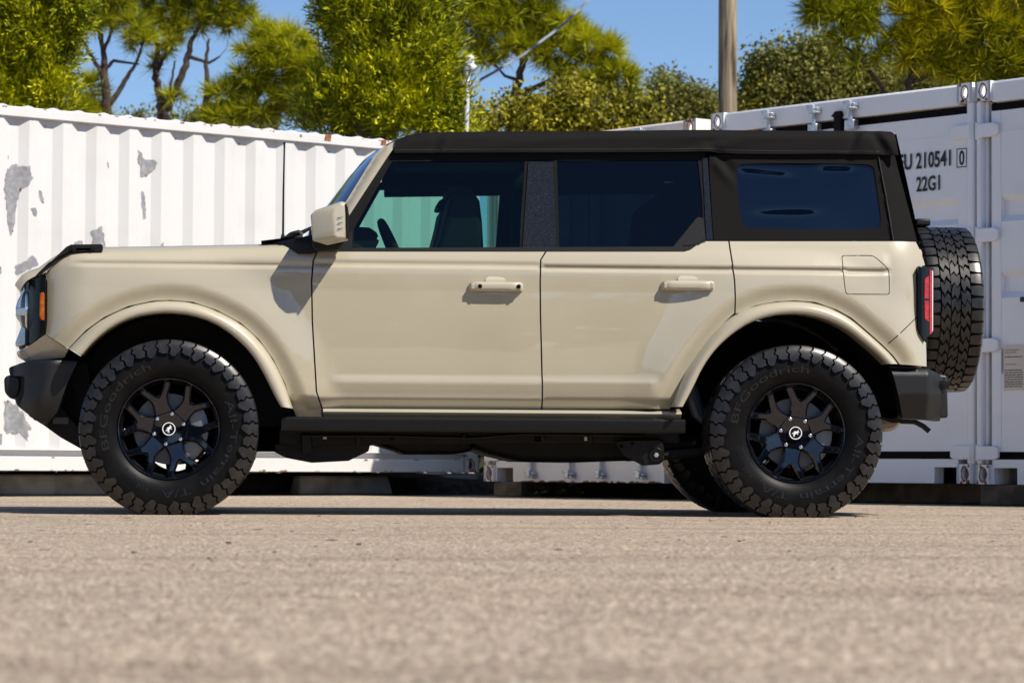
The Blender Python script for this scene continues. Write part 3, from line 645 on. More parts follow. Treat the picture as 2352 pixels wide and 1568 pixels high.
TG = 'trees behind the containers'
tree('cedar_tree', 'dense green cedar filling the far left edge behind the white container', 'tree', 30, 60,
     [[(60, 1000, 14), (70, 400, 12), (60, 150, 9), (55, -150, 4)], [(72, 330, 5), (50, 200, 4), (35, 120, 2)]],
     [(20, 20, 80, 70), (100, 60, 70, 55), (-40, 120, 90, 90), (70, 130, 80, 60), (20, 210, 80, 60), (120, 190, 50, 55), (60, -80, 90, 90), (150, 20, 45, 40), (-60, 250, 70, 60), (110, 255, 50, 30), (170, 110, 30, 30)], 'cedar', 2200, M_cedar, M_bark, 1, TG)
tree('pine_tree', 'dark-limbed pine with branching bare trunk, next to the left cedar', 'tree', 44, 246,
     [[(246, 1000, 13), (246, 330, 12), (247, 240, 11), (240, 170, 9), (235, 110, 6), (225, 40, 4), (222, -60, 3)], [(246, 250, 7), (280, 195, 6), (310, 150, 4), (330, 95, 2.5)], [(240, 180, 6), (205, 120, 4.5), (180, 70, 3), (165, 30, 2)], [(236, 130, 5), (255, 70, 3.5), (262, 20, 2)], [(240, 160, 5), (262, 140, 4), (320, 148, 2)]],
     [(180, 10, 40, 45), (255, -10, 60, 45), (300, 60, 34, 38), (225, 60, 40, 28), (170, 60, 30, 25), (325, 95, 25, 22), (215, 205, 32, 26), (190, 250, 30, 25), (262, 30, 35, 35), (150, 190, 25, 30), (225, 262, 40, 18), (200, -80, 90, 50)], 'pine', 470, M_pine, M_bark, 2, TG)
tree('pine_tree', 'forked pine with two dark leaning trunks left of centre', 'tree', 46, 372,
     [[(372, 1000, 15), (372, 330, 14), (372, 262, 13), (366, 218, 10), (356, 170, 8), (362, 110, 6), (345, 40, 4), (335, -60, 3)], [(375, 262, 11), (400, 215, 9), (428, 150, 8), (438, 95, 6), (460, 60, 4), (470, -40, 3)], [(358, 165, 6), (385, 120, 4), (395, 70, 2.5)], [(432, 130, 5), (480, 145, 3.5), (505, 130, 2)], [(385, 245, 4), (395, 180, 3), (402, 140, 2)]],
     [(345, 60, 42, 40), (395, 40, 40, 40), (440, 50, 45, 40), (500, 20, 55, 45), (400, -20, 70, 45), (555, 20, 40, 40), (470, -30, 70, 40), (380, 95, 30, 25), (545, -40, 50, 40), (530, 60, 36, 22), (402, 215, 26, 18), (350, 150, 14, 20), (320, 20, 35, 40)], 'pine', 600, M_pine, M_bark, 3, TG)
tree('pine_tree', 'rounded yellow-green pine between the forked pine and the tall cedar', 'tree', 42, 468,
     [[(462, 1000, 10), (464, 330, 9), (466, 262, 8), (476, 215, 7), (472, 150, 5), (480, 90, 3)], [(470, 230, 5), (520, 190, 4.5), (570, 150, 3.5), (620, 110, 2.5)], [(476, 245, 5), (560, 225, 4), (640, 190, 3)]],
     [(600, 110, 55, 40), (660, 110, 60, 45), (640, 170, 65, 45), (700, 160, 45, 55), (575, 180, 35, 35), (520, 215, 40, 30), (690, 225, 55, 45), (610, 240, 55, 35), (500, 265, 35, 20), (550, 265, 40, 20), (720, 200, 25, 50), (610, 78, 30, 20)], 'pine', 620, M_pine, M_bark, 4, TG)
tree('cedar_tree', 'tall bright green cedar rising behind the windscreen and roof', 'tree', 30, 880,
     [[(880, 1000, 16), (885, 330, 14), (880, 150, 10), (870, -150, 5)], [(885, 250, 6), (855, 180, 5), (880, 130, 4), (900, 60, 3)], [(975, 330, 6), (978, 260, 5), (985, 190, 4), (1000, 140, 2)]],
     [(830, 20, 70, 60), (900, 20, 80, 70), (800, 110, 45, 50), (870, 110, 85, 60), (950, 90, 65, 60), (810, 200, 55, 50), (890, 210, 80, 55), (960, 190, 60, 55), (770, 250, 50, 45), (850, 275, 75, 40), (940, 270, 75, 45), (1015, 275, 45, 34), (730, 270, 40, 30), (870, -80, 100, 70), (1000, 140, 30, 40), (1065, 280, 36, 26), (1050, 245, 22, 22), (975, 20, 40, 40)], 'cedar', 3400, M_cedar, M_barkr, 5, TG)
tree('pine_tree', 'broad open pine with sky showing through, behind the car roof', 'tree', 42, 1180,
     [[(1160, 1000, 15), (1165, 330, 13), (1180, 240, 11), (1200, 150, 8), (1190, 60, 6), (1170, -40, 3)], [(1190, 220, 7), (1255, 190, 6), (1320, 150, 5), (1380, 120, 3)], [(1185, 230, 6), (1270, 230, 4.5), (1360, 205, 4), (1420, 200, 2)], [(1195, 130, 6), (1130, 80, 4), (1060, 50, 3)]],
     [(1020, 10, 55, 50), (1090, -10, 60, 50), (1070, 70, 50, 35), (1140, 40, 50, 45), (1190, 20, 50, 45), (1240, 50, 50, 40), (1300, 70, 48, 38), (1200, 110, 55, 30), (1270, 130, 50, 32), (1350, 110, 45, 35), (1395, 130, 35, 40), (1420, 190, 42, 42), (1360, 190, 48, 35), (1445, 240, 35, 35), (1120, 130, 40, 30), (1250, -30, 70, 35), (1300, 190, 40, 30), (1110, -80, 120, 50)], 'pine', 1350, M_pine, M_bark, 6, TG)
tree('oak_shrub', 'olive leafy shrub row low behind the roof, under the broad pine', 'shrub', 36, 1300,
     [[(1300, 1000, 8), (1300, 330, 7), (1310, 260, 5), (1330, 200, 3)], [(1300, 330, 6), (1220, 280, 4), (1160, 250, 2)], [(1302, 330, 6), (1390, 280, 4), (1430, 240, 2)]],
     [(1120, 278, 40, 22), (1200, 262, 34, 30), (1262, 268, 36, 26), (1330, 240, 24, 30), (1345, 275, 50, 24), (1420, 262, 34, 28), (1475, 274, 30, 20), (1230, 292, 80, 16), (1380, 290, 90, 16), (1290, 225, 18, 18)], 'oak', 1150, M_olive, M_bark, 7, 'shrubs behind the containers')
tree('oak_tree', 'small pointed oak standing alone left of the utility pole', 'tree', 48, 1530,
     [[(1530, 1000, 8), (1530, 330, 7), (1532, 240, 4), (1530, 180, 2)]],
     [(1530, 190, 20, 22), (1525, 225, 36, 26), (1560, 215, 16, 16), (1505, 215, 10, 12), (1535, 262, 42, 28), (1600, 250, 34, 24), (1640, 255, 30, 22), (1580, 205, 8, 10), (1615, 225, 12, 16), (1490, 265, 25, 25)], 'oak', 900, M_oak, M_bark, 8, TG)
tree('oak_tree', 'dark rounded oak clump just right of the utility pole', 'tree', 40, 1880,
     [[(1880, 1000, 11), (1880, 330, 9), (1870, 240, 7), (1850, 170, 4), (1840, 140, 2)], [(1880, 280, 6), (1780, 220, 4), (1740, 170, 2)], [(1880, 270, 6), (1960, 210, 4), (1990, 170, 2)]],
     [(1745, 130, 8, 14), (1775, 125, 8, 14), (1760, 170, 30, 30), (1820, 150, 42, 30), (1880, 130, 42, 32), (1770, 215, 50, 38), (1850, 205, 60, 45), (1930, 170, 55, 45), (1935, 235, 60, 40), (1715, 235, 25, 22), (1800, 255, 60, 25), (1870, 105, 16, 16), (2000, 200, 45, 45), (2060, 210, 50, 40), (1900, 260, 90, 25)], 'oak', 2500, M_oak, M_bark, 9, TG, extra=((M_olive, [(1730, 250, 30, 30), (1760, 240, 20, 25)], 'oak', 260),))
tree('pine_tree', 'sunlit yellow-green pine leaning over the containers at right', 'tree', 33, 2085,
     [[(2085, 1000, 13), (2080, 330, 12), (2082, 235, 10), (2090, 180, 8), (2110, 100, 6), (2150, 10, 4)], [(2060, 330, 6), (2045, 230, 5.5), (2010, 180, 5), (1975, 130, 4.5), (1966, 80, 4), (1985, 30, 3), (1975, -30, 2)], [(1975, 130, 3), (1935, 105, 2.5), (1910, 85, 1.5)], [(2090, 190, 6), (2200, 150, 4), (2290, 110, 3)]],
     [(1880, 20, 36, 30), (1930, 45, 45, 34), (1985, 10, 50, 40), (2000, 60, 30, 30), (1940, 90, 25, 20), (1880, -30, 60, 40), (2010, 120, 18, 16), (1965, 150, 14, 14), (2030, -30, 60, 40)], 'pine', 300, M_pine, M_bark, 10, TG,
     extra=((M_pine2, [(2090, 50, 45, 45), (2070, 120, 38, 40), (2150, 40, 60, 50), (2140, 120, 40, 40), (2200, 80, 55, 50), (2260, 60, 55, 55), (2200, 165, 45, 32), (2290, 150, 60, 40), (2330, 70, 45, 45), (2240, 0, 70, 45), (2130, -30, 80, 40), (2320, -20, 60, 45), (2340, 160, 40, 35), (2390, 60, 40, 80)], 'pine', 950),))
tree('oak_shrub', 'shaded leafy shrub low behind the right-hand containers', 'shrub', 37, 2200,
     [[(2200, 1000, 8), (2200, 330, 7), (2200, 220, 4), (2190, 160, 2)], [(2200, 300, 5), (2290, 190, 3), (2330, 140, 2)]],
     [(2120, 170, 45, 40), (2180, 200, 60, 35), (2240, 175, 60, 45), (2310, 165, 60, 40), (2360, 150, 50, 50), (2350, 40, 40, 60)], 'oak', 1300, M_oak, M_bark, 12, 'shrubs behind the containers')
tree('oak_shrub', 'low dark shrub behind the white container, under the forked pine', 'shrub', 50, 330,
     [[(330, 1000, 6), (330, 330, 5), (335, 285, 2)]],
     [(170, 262, 45, 22), (520, 268, 60, 20), (600, 275, 60, 20), (430, 285, 60, 12), (330, 290, 70, 10)], 'oak', 600, M_oak, M_bark, 13, 'shrubs behind the containers')
# bare twigs beside the tall cedar
d = 34; b0 = AT(735, 900, d); tw = MB(); lo = Vector((b0[0], b0[1], 0)); rs = random.Random(4)
stem = [AT(735, 1000, d), AT(735, 330, d), AT(737, 150, d), AT(728, 60, d), AT(718, -10, d)]
tw.tube([Vector((p[0], p[1], max(0, p[2])))-lo for p in stem], [.02, .018, .012, .008, .004], 6)
for k in range(16):
    py = rs.uniform(0, 150); px = 730+rs.uniform(-3, 8); a = AT(px, py, d); e_ = AT(px+rs.uniform(-45, 30), py-rs.uniform(10, 45), d); m_ = (a+e_)/2+np.array([0, rs.uniform(-.1, .1), .02]); tw.tube([Vector(q)-lo for q in (a, m_, e_)], [.006, .004, .002], 5)
o = tag(obj('bare_sapling', tw, M_bark), 'thin bare sapling against the sky beside the tall cedar', 'sapling'); o.location = lo
# blue awning corner behind the pine, far right
q = [AT(2334, 40, 44), AT(2395, 46, 44), AT(2395, 96, 44), AT(2352, 76, 44)]
aw = empty('blue_awning', (q[1][0], q[1][1], 0)); tag(aw, 'corner of a blue awning behind the pine at the right edge', 'awning')
mb = MB(); l = Vector(aw.location); nn = Vector((0, .05, 0)); qq = [Vector(p)-l for p in q]; mb.add(qq+[p+nn for p in qq], [(0, 1, 2, 3), (7, 6, 5, 4), (0, 4, 5, 1), (1, 5, 6, 2), (2, 6, 7, 3), (3, 7, 4, 0)]); obj('canopy', mb, mat('blue_canvas', (.05, .22, .55), .6), aw)
mb = MB(); mb.tube([(0, .1, 0), (0, .1, qq[1].z)], .04, 10); obj('post', mb, M_galv, aw)
# undergrowth behind the containers, shade put into its leaf colour
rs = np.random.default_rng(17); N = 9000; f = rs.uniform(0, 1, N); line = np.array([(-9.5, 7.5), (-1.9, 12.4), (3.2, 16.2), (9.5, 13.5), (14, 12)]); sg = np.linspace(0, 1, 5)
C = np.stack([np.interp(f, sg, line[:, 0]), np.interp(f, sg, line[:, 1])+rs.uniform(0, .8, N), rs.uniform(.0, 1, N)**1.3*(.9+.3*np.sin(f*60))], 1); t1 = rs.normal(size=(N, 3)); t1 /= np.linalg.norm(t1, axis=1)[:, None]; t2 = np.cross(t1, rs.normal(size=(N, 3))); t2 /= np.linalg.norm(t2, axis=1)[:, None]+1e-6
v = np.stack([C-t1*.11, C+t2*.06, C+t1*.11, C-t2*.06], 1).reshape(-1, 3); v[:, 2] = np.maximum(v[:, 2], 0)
M_shade = leaf_mat('shade_darkened_leaf', (.006, .009, .003), (.03, .035, .010), .1, 3)  # leaf colour darkened to stand in for shade
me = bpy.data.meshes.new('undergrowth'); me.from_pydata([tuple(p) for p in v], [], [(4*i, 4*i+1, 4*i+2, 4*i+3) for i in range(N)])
tag(link('undergrowth', me, M_shade), 'low undergrowth with shade in its leaf colour, seen through the gap beneath the containers', 'undergrowth', kind='stuff')
# unseen wood behind the camera, coloured dark for glass and paint to reflect
rs = np.random.default_rng(7); tl = MB(); N = 9000
ang = rs.uniform(-1.25, 1.25, N); rad = 62+rs.uniform(0, 8, N); top = 6.5+2.5*np.sin(ang*9)+1.5*np.sin(ang*23+1)+rs.normal(0, .5, N); zz = rs.uniform(0, 1, N)**.8*top
C = np.stack([1.5+np.sin(ang)*rad, 2-np.cos(ang)*rad, zz], 1); t1 = rs.normal(size=(N, 3)); t1 /= np.linalg.norm(t1, axis=1)[:, None]; t2 = np.cross(t1, rs.normal(size=(N, 3))); t2 /= np.linalg.norm(t2, axis=1)[:, None]
v = np.stack([C-t1*.9, C+t2*.7, C+t1*.9, C-t2*.7], 1).reshape(-1, 3)
me = bpy.data.meshes.new('far_wood'); me.from_pydata([tuple(p) for p in v], [], [(4*i, 4*i+1, 4*i+2, 4*i+3) for i in range(N)])
tag(link('far_wood', me, M_shade), 'distant unseen wood across the lot, darkened for the reflections', 'wood', kind='stuff')

# ------------------------------------------------------------------ the car
CY2 = 1.94                          # the far side mirrors the near one about y = CY2/2
def Z(py, Y=.12, px=1240): return W(px, py, Y)[1]
def X(px, Y=.12, py=750): return W(px, py, Y)[0]
def PX(pts, Y=.12): return [np.array(W(a, b, Y)) for a, b in pts]

def paint_material():
    m = mat('sand_car_paint', (.50, .44, .325), .36, coat=1.0, coat_rough=.02, spec=.4)
    t = m.node_tree; b = t.nodes['Principled BSDF']; b.inputs['Coat IOR'].default_value = 1.72; N = t.nodes.new; L = t.links.new
    tc = N('ShaderNodeTexCoord'); no = N('ShaderNodeTexNoise'); no.inputs['Scale'].default_value = 900; no.inputs['Detail'].default_value = 1
    bp = N('ShaderNodeBump'); bp.inputs['Strength'].default_value = .05; bp.inputs['Distance'].default_value = .001
    n2 = N('ShaderNodeTexNoise'); n2.inputs['Scale'].default_value = 2.2; n2.inputs['Detail'].default_value = 6
    rp = N('ShaderNodeValToRGB'); e = rp.color_ramp.elements; e[0].position = .35; e[0].color = (.405, .364, .266, 1); e[1].position = .75; e[1].color = (.375, .334, .241, 1)
    L(tc.outputs['Object'], n2.inputs['Vector']); L(n2.outputs['Fac'], rp.inputs['Fac']); L(rp.outputs[0], b.inputs['Base Color'])
    L(tc.outputs['Object'], no.inputs['Vector']); L(no.outputs['Fac'], bp.inputs['Height']); L(bp.outputs[0], b.inputs['Normal'])
    return m
M_paint = paint_material()
M_trim = mat('textured_black_plastic', (.0055, .0055, .006), .5, bump=(420, .35, .0015), spec=.3)
M_bump = mat('charcoal_bumper_plastic', (.009, .0095, .011), .45, bump=(300, .5, .002), spec=.4)
M_gloss = mat('gloss_black_plastic', (.006, .006, .008), .08, coat=.6)
M_dust = mat('dusty_gloss_black', (.006, .0062, .008), .22, var=(420, (.10, .10, .105), .54, .80, 12), coat=.15, spec=.35)
M_satin = mat('satin_black_metal', (.0035, .0035, .004), .42, spec=.3, bump=(200, .15, .001))
M_under = mat('chassis_black', (.0035, .0035, .004), .55, spec=.3, var=(8, (.012, .011, .010), .5, .8))
M_liner = mat('wheel_liner', (.003, .003, .003), .9, spec=.1)
M_cabin = mat('dark_cabin', (.010, .010, .012), .75)
M_fabric = mat('black_canvas_top', (.0058, .0054, .0053), .8, bump=(700, .5, .0012), spec=.12)
M_rubber = mat('tyre_rubber', (.0035, .0034, .0038), .45, spec=.12, var=(14, (.009, .008, .007), .45, .8), bump=(150, .12, .001))
M_tread = mat('tread_rubber', (.010, .0095, .010), .33, var=(20, (.028, .025, .022), .45, .8), bump=(90, .15, .001))
M_rubtxt = mat('raised_tyre_lettering', (.009, .009, .010), .32)
M_rim = mat('gloss_black_alloy', (.0025, .003, .006), .07, coat=.8, spec=.35)
M_disc = mat('brake_disc_steel', (.12, .125, .135), .5, metal=.3)
M_nut = mat('chrome_nut', (.75, .75, .76), .12, metal=1.0)
M_chrome = mat('bright_silver_grille', (.70, .71, .73), .14, metal=.95)
M_emb = mat('white_emblem', (.78, .78, .80), .4)
M_amber = mat('amber_lens', (.55, .10, .006), .15, coat=1.0, var=(60, (.75, .20, .02), .45, .6))
M_red = mat('red_lens', (.26, .0015, .002), .25, coat=.2, var=(70, (.42, .006, .006), .45, .6))
M_clear = mat('clear_lens_edge', (.70, .66, .66), .12, coat=1)
M_bezel = mat('black_lamp_bezel', (.003, .0035, .005), .22, spec=.25)
M_lens = mat('headlamp_glass', (.06, .065, .07), .04, metal=.4, coat=1)
M_gfront = glass_mat('tinted_front_glass', (.40, .66, .60), scale=.55)
M_grear = glass_mat('dark_tinted_rear_glass', (.06, .115, .15), scale=.7)
M_wind = glass_mat('windscreen_glass', (.42, .68, .66), scale=1.6)
M_mirror = mat('mirror_glass', (.9, .9, .9), .01, metal=1.0)
def vinyl():
    m = bpy.data.materials.new('clear_vinyl_window'); m.use_nodes = True; t = m.node_tree; b = t.nodes['Principled BSDF']
    b.inputs['Base Color'].default_value = (.001, .004, .014, 1); b.inputs['Roughness'].default_value = .05; b.inputs['Specular IOR Level'].default_value = .5
    return m
M_vinyl = vinyl()

car = empty('off_road_car', (1.475, CY2/2, 0), world_children=True)
tag(car, 'sand coloured four-door off-road car with black soft top and black wheels', 'car')

# ---- outlines, in photo pixels
FL_F_OUT = [(157, 800), (198, 758), (240, 728), (295, 703), (351, 691), (392, 689), (443, 693.5), (498, 712), (554, 742), (595, 779), (628, 825), (655, 880), (674, 938)]
FL_F_IN = [(189, 816), (217, 783.5), (258, 751), (309, 728), (360, 720), (392, 719), (438, 723.5), (489, 739.7), (535, 769.7), (577, 811), (605, 857), (632, 913), (645, 934)]
FL_R_OUT = [(1543.6, 934), (1574, 859), (1601, 816.7), (1632, 774.4), (1663, 741.7), (1693.6, 718.6), (1736, 701), (1782, 692.5), (1824, 690.5), (1870.5, 693.6), (1916.6, 709), (1955, 730), (1993.6, 763), (2028, 793.6), (2051, 816.7), (2064.7, 836)]
FL_R_IN = [(1568, 934), (1591.6, 890), (1613, 843.6), (1643.6, 801), (1682, 766.7), (1724, 739.8), (1774, 724.4), (1820.5, 720.5), (1863, 724.4), (1909, 737.8), (1951, 761), (1986, 789.8), (2013, 812.8), (2036, 836)]
fo, fi, ro_, ri_ = (resample(PX(q), .03, False) for q in (chaikin(FL_F_OUT, 1, False), chaikin(FL_F_IN, 1, False), chaikin(FL_R_OUT, 1, False), chaikin(FL_R_IN, 1, False)))
ARCH = [fo, ro_]

# ---- depth of the body side as a function of (x, z)
zz = np.arange(.2, 1.9, .001)
ctrl = sorted([(.2, .165), (.44, .150), (.50, .137), (.58, .121), (.66, .1135), (.75, .109), (.85, .1065), (.95, .106), (1.05, .108), (1.12, .111), (1.17, .116), (1.22, .124), (1.27, .137), (1.32, .156), (1.9, .42)])
base = np.interp(zz, [c[0] for c in ctrl], [c[1] for c in ctrl])
def gs(a, s): k = np.exp(-.5*(np.arange(-4*s, 4*s+1)/s)**2); k /= k.sum(); return np.convolve(np.pad(a, 4*s, mode='edge'), k, 'valid')
base = gs(base, 28)
zA, zB_, zC = Z(606), Z(613), Z(622)
crease = np.where(zz > zA, -.006, np.where(zz > zB_, -.006+.010*(zA-zz)/(zA-zB_), np.where(zz > zC, .004-.008*(zB_-zz)/(zB_-zC), -.004*np.clip(1-(zC-zz)/.10, 0, 1))))
crease = np.where(zz > zA, -.006*np.clip(1-(zz-zA)/.08, 0, 1), crease); crease = gs(crease, 2)*1.6
z915 = Z(914); low = np.where(zz < z915, (z915-zz)*.72, 0); low = gs(low, 2)
zr1, zr2, zr3 = Z(864), Z(878), Z(910)
ridge = np.where(zz > zr1, 0, np.where(zz > zr2, -.010*(zr1-zz)/(zr1-zr2), np.where(zz > zr3, -.010*(zz-zr3)/(zr2-zr3), 0))); ridge = gs(ridge, 3)
def side(x, z, arch=True):
    x = np.asarray(x, float); z = np.asarray(z, float)
    y = np.interp(z, zz, base)
    y = y+.0006*np.sin(4.3*x+5*z+1)+.0002*np.sin(9*x-6*z)+.0002*np.sin(3*x+17*z+2)
    fade = sstep(X(140), X(200), x)*(1-sstep(X(2030), X(2050), x))
    y = y+np.interp(z, zz, crease)*fade+np.interp(z, zz, low)
    y = y+np.interp(z, zz, ridge)*sstep(X(750), X(790), x)*(1-sstep(X(1490), X(1518), x))
    if arch:
        P = np.stack([x.ravel(), z.ravel()], 1)
        for k, A in enumerate(ARCH):
            d = seg_dist(P, A).reshape(x.shape)
            y = y-.030*(1-sstep(.03, .26, d))+.026*(1-sstep(0, .085, d))
    xf = X(205); t = np.clip((xf-x)/(xf-X(95)), 0, 1.2); y = y+.075*t**2.2
    xr = X(2040); t = np.clip((x-xr)/(X(2135)-xr), 0, 1.2); y = y+.075*t**2.4
    return y
def fender_g(x, z):
    y = side(x, z)
    top = np.interp(x, FT[:, 0], FT[:, 1]); r = .075; u = np.clip((z-(top-r))/r, 0, .995)
    return y+r*.9*(1-np.sqrt(1-u*u))
ft_px = [(100, 618), (112, 602), (135, 587), (158, 577), (235, 574), (369, 570), (600, 563), (690, 560)]
FT = np.array(PX(ft_px)); FT[:, 1] += .006

PANELS = []
def P_(name, px, g, m=None, sp=.02, parent=car, th=.018, mirror=True, holes=(), step=None, Y=.12):
    o = panel(name, [PX(px, Y)]+[PX(h, Y) for h in holes], g, m or M_paint, parent, sp, th, step)
    if mirror: PANELS.append(o)
    return o
gapF = [(730.5, 578), (721, 599), (717.5, 645), (719, 737), (728.5, 899), (742, 938.5)]
fend = [(107, 646), (104, 628)]+ft_px[1:]+[(690, 560), (727, 578), (717.5, 599), (714, 645), (715.5, 737), (725, 899), (738.5, 938), (739, 962), (683, 962), (676.5, 944)]+FL_F_OUT[::-1]+[(104, 767), (107, 737)]
P_('front_fender', fend, fender_g, sp=.016)
fdoor = gapF[::-1]+[(1252, 578), (1240, 597), (1238.5, 647), (1239, 724), (1245, 938.5)]
doorF = P_('front_door', fdoor, side, sp=.018)
rdoor = [(1256, 578), (1572, 578), (1586, 574), (1597, 566), (1610, 557), (1622, 553), (1675, 553), (1680, 607), (1683.5, 647), (1685, 719), (1663, 740), (1632, 772.5), (1601, 815), (1574, 857), (1543, 933), (1541, 938.5), (1248.5, 938.5), (1242.5, 724), (1242, 647), (1243.5, 597)]
doorR = P_('rear_door', rdoor, side, sp=.018)
lamp_cut = [(2132, 607), (2110, 611), (2106.5, 620), (2106.5, 752), (2112, 766), (2126, 782), (2132, 786)]
fuel = chaikin([(1935, 600), (1935, 587), (1950, 587), (1994, 587), (2004, 587.5), (2012, 592), (2034, 613), (2040, 620), (2041, 632), (2041, 662), (2041, 676), (2026, 676), (1956, 676), (1940, 676), (1938, 660), (1936.5, 640)], 1)
fuel = np.array(fuel); cf = fuel.mean(0)
def grow(q, k): q = np.asarray(q, float); c = q.mean(0); d = q-c; return c+d*(1+k/np.linalg.norm(d, axis=1)[:, None])
quarter = [(1678.5, 553), (2111, 553), (2122, 575), (2130.5, 600)]+lamp_cut+[(2133, 841), (2066, 836.5)]+FL_R_OUT[5:-1][::-1]+[(1688.5, 720), (1687, 647), (1683.5, 607)]
quart = P_('quarter_panel', quarter, side, sp=.018, holes=[grow(fuel, 1.6)], step=.018)
fd = P_('fuel_door', grow(fuel, -.6), side, sp=.018, parent=quart, mirror=False, step=.012)
sm = P_('panel_seam', [(2037.5, 788), (2106.5, 727), (2107.5, 728.5), (2039, 790)], lambda x, z: side(x, z)-.0018, M_gloss, sp=.05, parent=quart, th=.001, mirror=False)

def flare(name, out, inn, n=64):
    o = resample(chaikin(out, 1, False), .01, False); i = resample(chaikin(inn, 1, False), .01, False)
    def even(q, n): s = np.r_[0, np.cumsum(np.linalg.norm(np.diff(q, axis=0), axis=1))]; t = np.linspace(0, s[-1], n); return np.stack([np.interp(t, s, q[:, 0]), np.interp(t, s, q[:, 1])], 1)
    o, i = even(np.array(PX(o, .06)), n), even(np.array(PX(i, .04)), n)
    sec = [(.0, .125), (.01, .085), (.03, .066), (.10, .042), (.22, .022), (.38, .009), (.55, .003), (.75, .002), (.90, .006), (.97, .013), (1.0, .024), (1.0, .05), (1.0, .14)]
    P = []
    for k in range(n):
        e = min(k, n-1-k)/n; f = 1
        P.append([(o[k][0]*(1-t)+i[k][0]*t, .012+y*f, o[k][1]*(1-t)+i[k][1]*t) for t, y in sec])
    mb = MB(); mb.grid(P); mb.add(P[0], [tuple(range(len(sec)))]); mb.add(P[-1], [tuple(range(len(sec)))])
    ob = obj(name, mb, M_paint, car, angle=50); PANELS.append(ob)
    ln = MB(); ln.grid([[(i[k][0], .10, i[k][1]), (i[k][0]+0, .45, i[k][1]+.02), (i[k][0], .80, i[k][1]+.02)] for k in range(n)]); V, T = fill([np.vstack([i, [[i[-1][0], .30], [i[0][0], .30]]])], .2); ln.add([(a, .80, b) for a, b in V], T)
    lo = obj('wheel_liner', ln, M_liner, ob); return ob
flare('fender_flare', FL_F_OUT, FL_F_IN); flare('fender_flare', FL_R_OUT, FL_R_IN)

# rocker and rock rail
def strip(name, px0, px1, sec, m, parent=car, taper=0.0, Yr=.12, mirror=True):
    """a section of (py, depth) points run along the car"""
    mb = MB(); P = []
    for k, px in enumerate(np.linspace(px0, px1, 24)): P.append([(W(px, py, Yr)[0], y, W(1200, py, Yr)[1]) for py, y in sec])
    mb.grid(P); mb.add(P[0], [tuple(range(len(sec)))]); mb.add(P[-1], [tuple(range(len(sec)))])
    o = obj(name, mb, m, parent, angle=28)
    if mirror: PANELS.append(o)
    return o
strip('rocker_panel', 742, 1566, [(936, .20), (940, .165), (941.5, .145), (945, .128), (948, .126), (951, .130), (956, .146), (962, .172), (963, .2)], M_paint)
sx = [(646, 961), (1575, 961), (1566, 992), (655, 992)]
strip('rock_rail', 646, 1574, [(959, .15), (960, .095), (961.5, .078), (964.5, .071), (968, .070), (988, .076), (992, .084), (993, .11), (993, .15)], M_satin, Yr=.08)

# hood
mb = MB(); hp = [(38, 651), (43, 641), (52, 630), (66, 621.5), (90, 613.5), (120, 592), (150, 575), (172, 568.5), (235, 567), (369, 565), (600, 560.5), (700, 556)]
rows = []
for a, b in hp:
    x, z = W(a, b, .3); row = []
    for y, dz in ((.165, -.035), (.20, -.012), (.26, .0), (.40, .008), (.60, .014), (.97, .018), (1.34, .014), (1.54, .008), (1.68, .0), (1.74, -.012), (1.775, -.035)): row.append((x+(.03 if y < .2 or y > 1.74 else 0), y, z+dz-.004))
    rows.append(row)
mb.grid(rows); hood = obj('hood', mb, M_paint, car, angle=40)
sight = [(77.5, 638), (97, 620), (152, 567), (163, 561.5), (232, 560.6), (235, 563), (235, 577), (160, 577.5), (112, 602.5), (88, 626)]
hole = [(174, 569.8), (206, 569.8), (206, 575.6), (174, 575.6)]
sg_ = P_('trail_sight', sight, lambda x, z: .142+0*x, M_trim, sp=.05, th=.07, holes=[hole], Y=.142)
for a in (166, 213):
    mb = MB(); x, z = W(a, 570.5, .16); mb.lathe([(0, -.006), (.009, -.005), (.011, 0), (.011, .01)], 12, (x, .140, z))
    obj('bolt', mb, M_satin, sg_)
# nose: bezel, lamp, grille
bez = [(42, 646.5), (92, 637), (103, 640.5), (105.5, 650), (106, 737), (103, 763), (78, 783), (38, 799.5), (37, 790), (46, 760), (58, 762), (68, 752), (75, 735), (76, 690), (70, 668), (58, 656), (48, 657)]
bz = P_('lamp_bezel', bez, lambda x, z: .125+.16*np.clip((X(104)-x)/(X(104)-X(36)), 0, 1)**1.6, M_bezel, sp=.015, th=.12, Y=.14)
amb = [(92, 673), (100, 671), (102.5, 676), (102, 735), (94, 734), (91, 726)]
P_('side_marker', amb, lambda x, z: .119+.16*np.clip((X(104)-x)/(X(104)-X(36)), 0, 1)**1.6, M_amber, sp=.012, th=.01, Y=.13, parent=bz, mirror=False)
gp = [(60, 646), (42, 647), (35.5, 650), (39, 661), (47, 671), (48, 680), (42, 690), (39, 700), (37, 706), (37, 725), (40, 733), (47, 741), (49, 752), (44, 768), (36, 787), (37, 797), (62, 792)]
mb = MB(); mb.prism([tuple(p) for p in PX(gp, .25)], .215, CY2-.215); grille = obj('grille', mb, M_chrome, car, bevel=.006)
mb = MB(); x0, z0 = W(76, 640, .2); x1, z1 = W(60, 795, .2); mb.box(x1-.005, x0+.06, .20, CY2-.20, z1, z0); obj('grille_backing', mb, M_gloss, car)
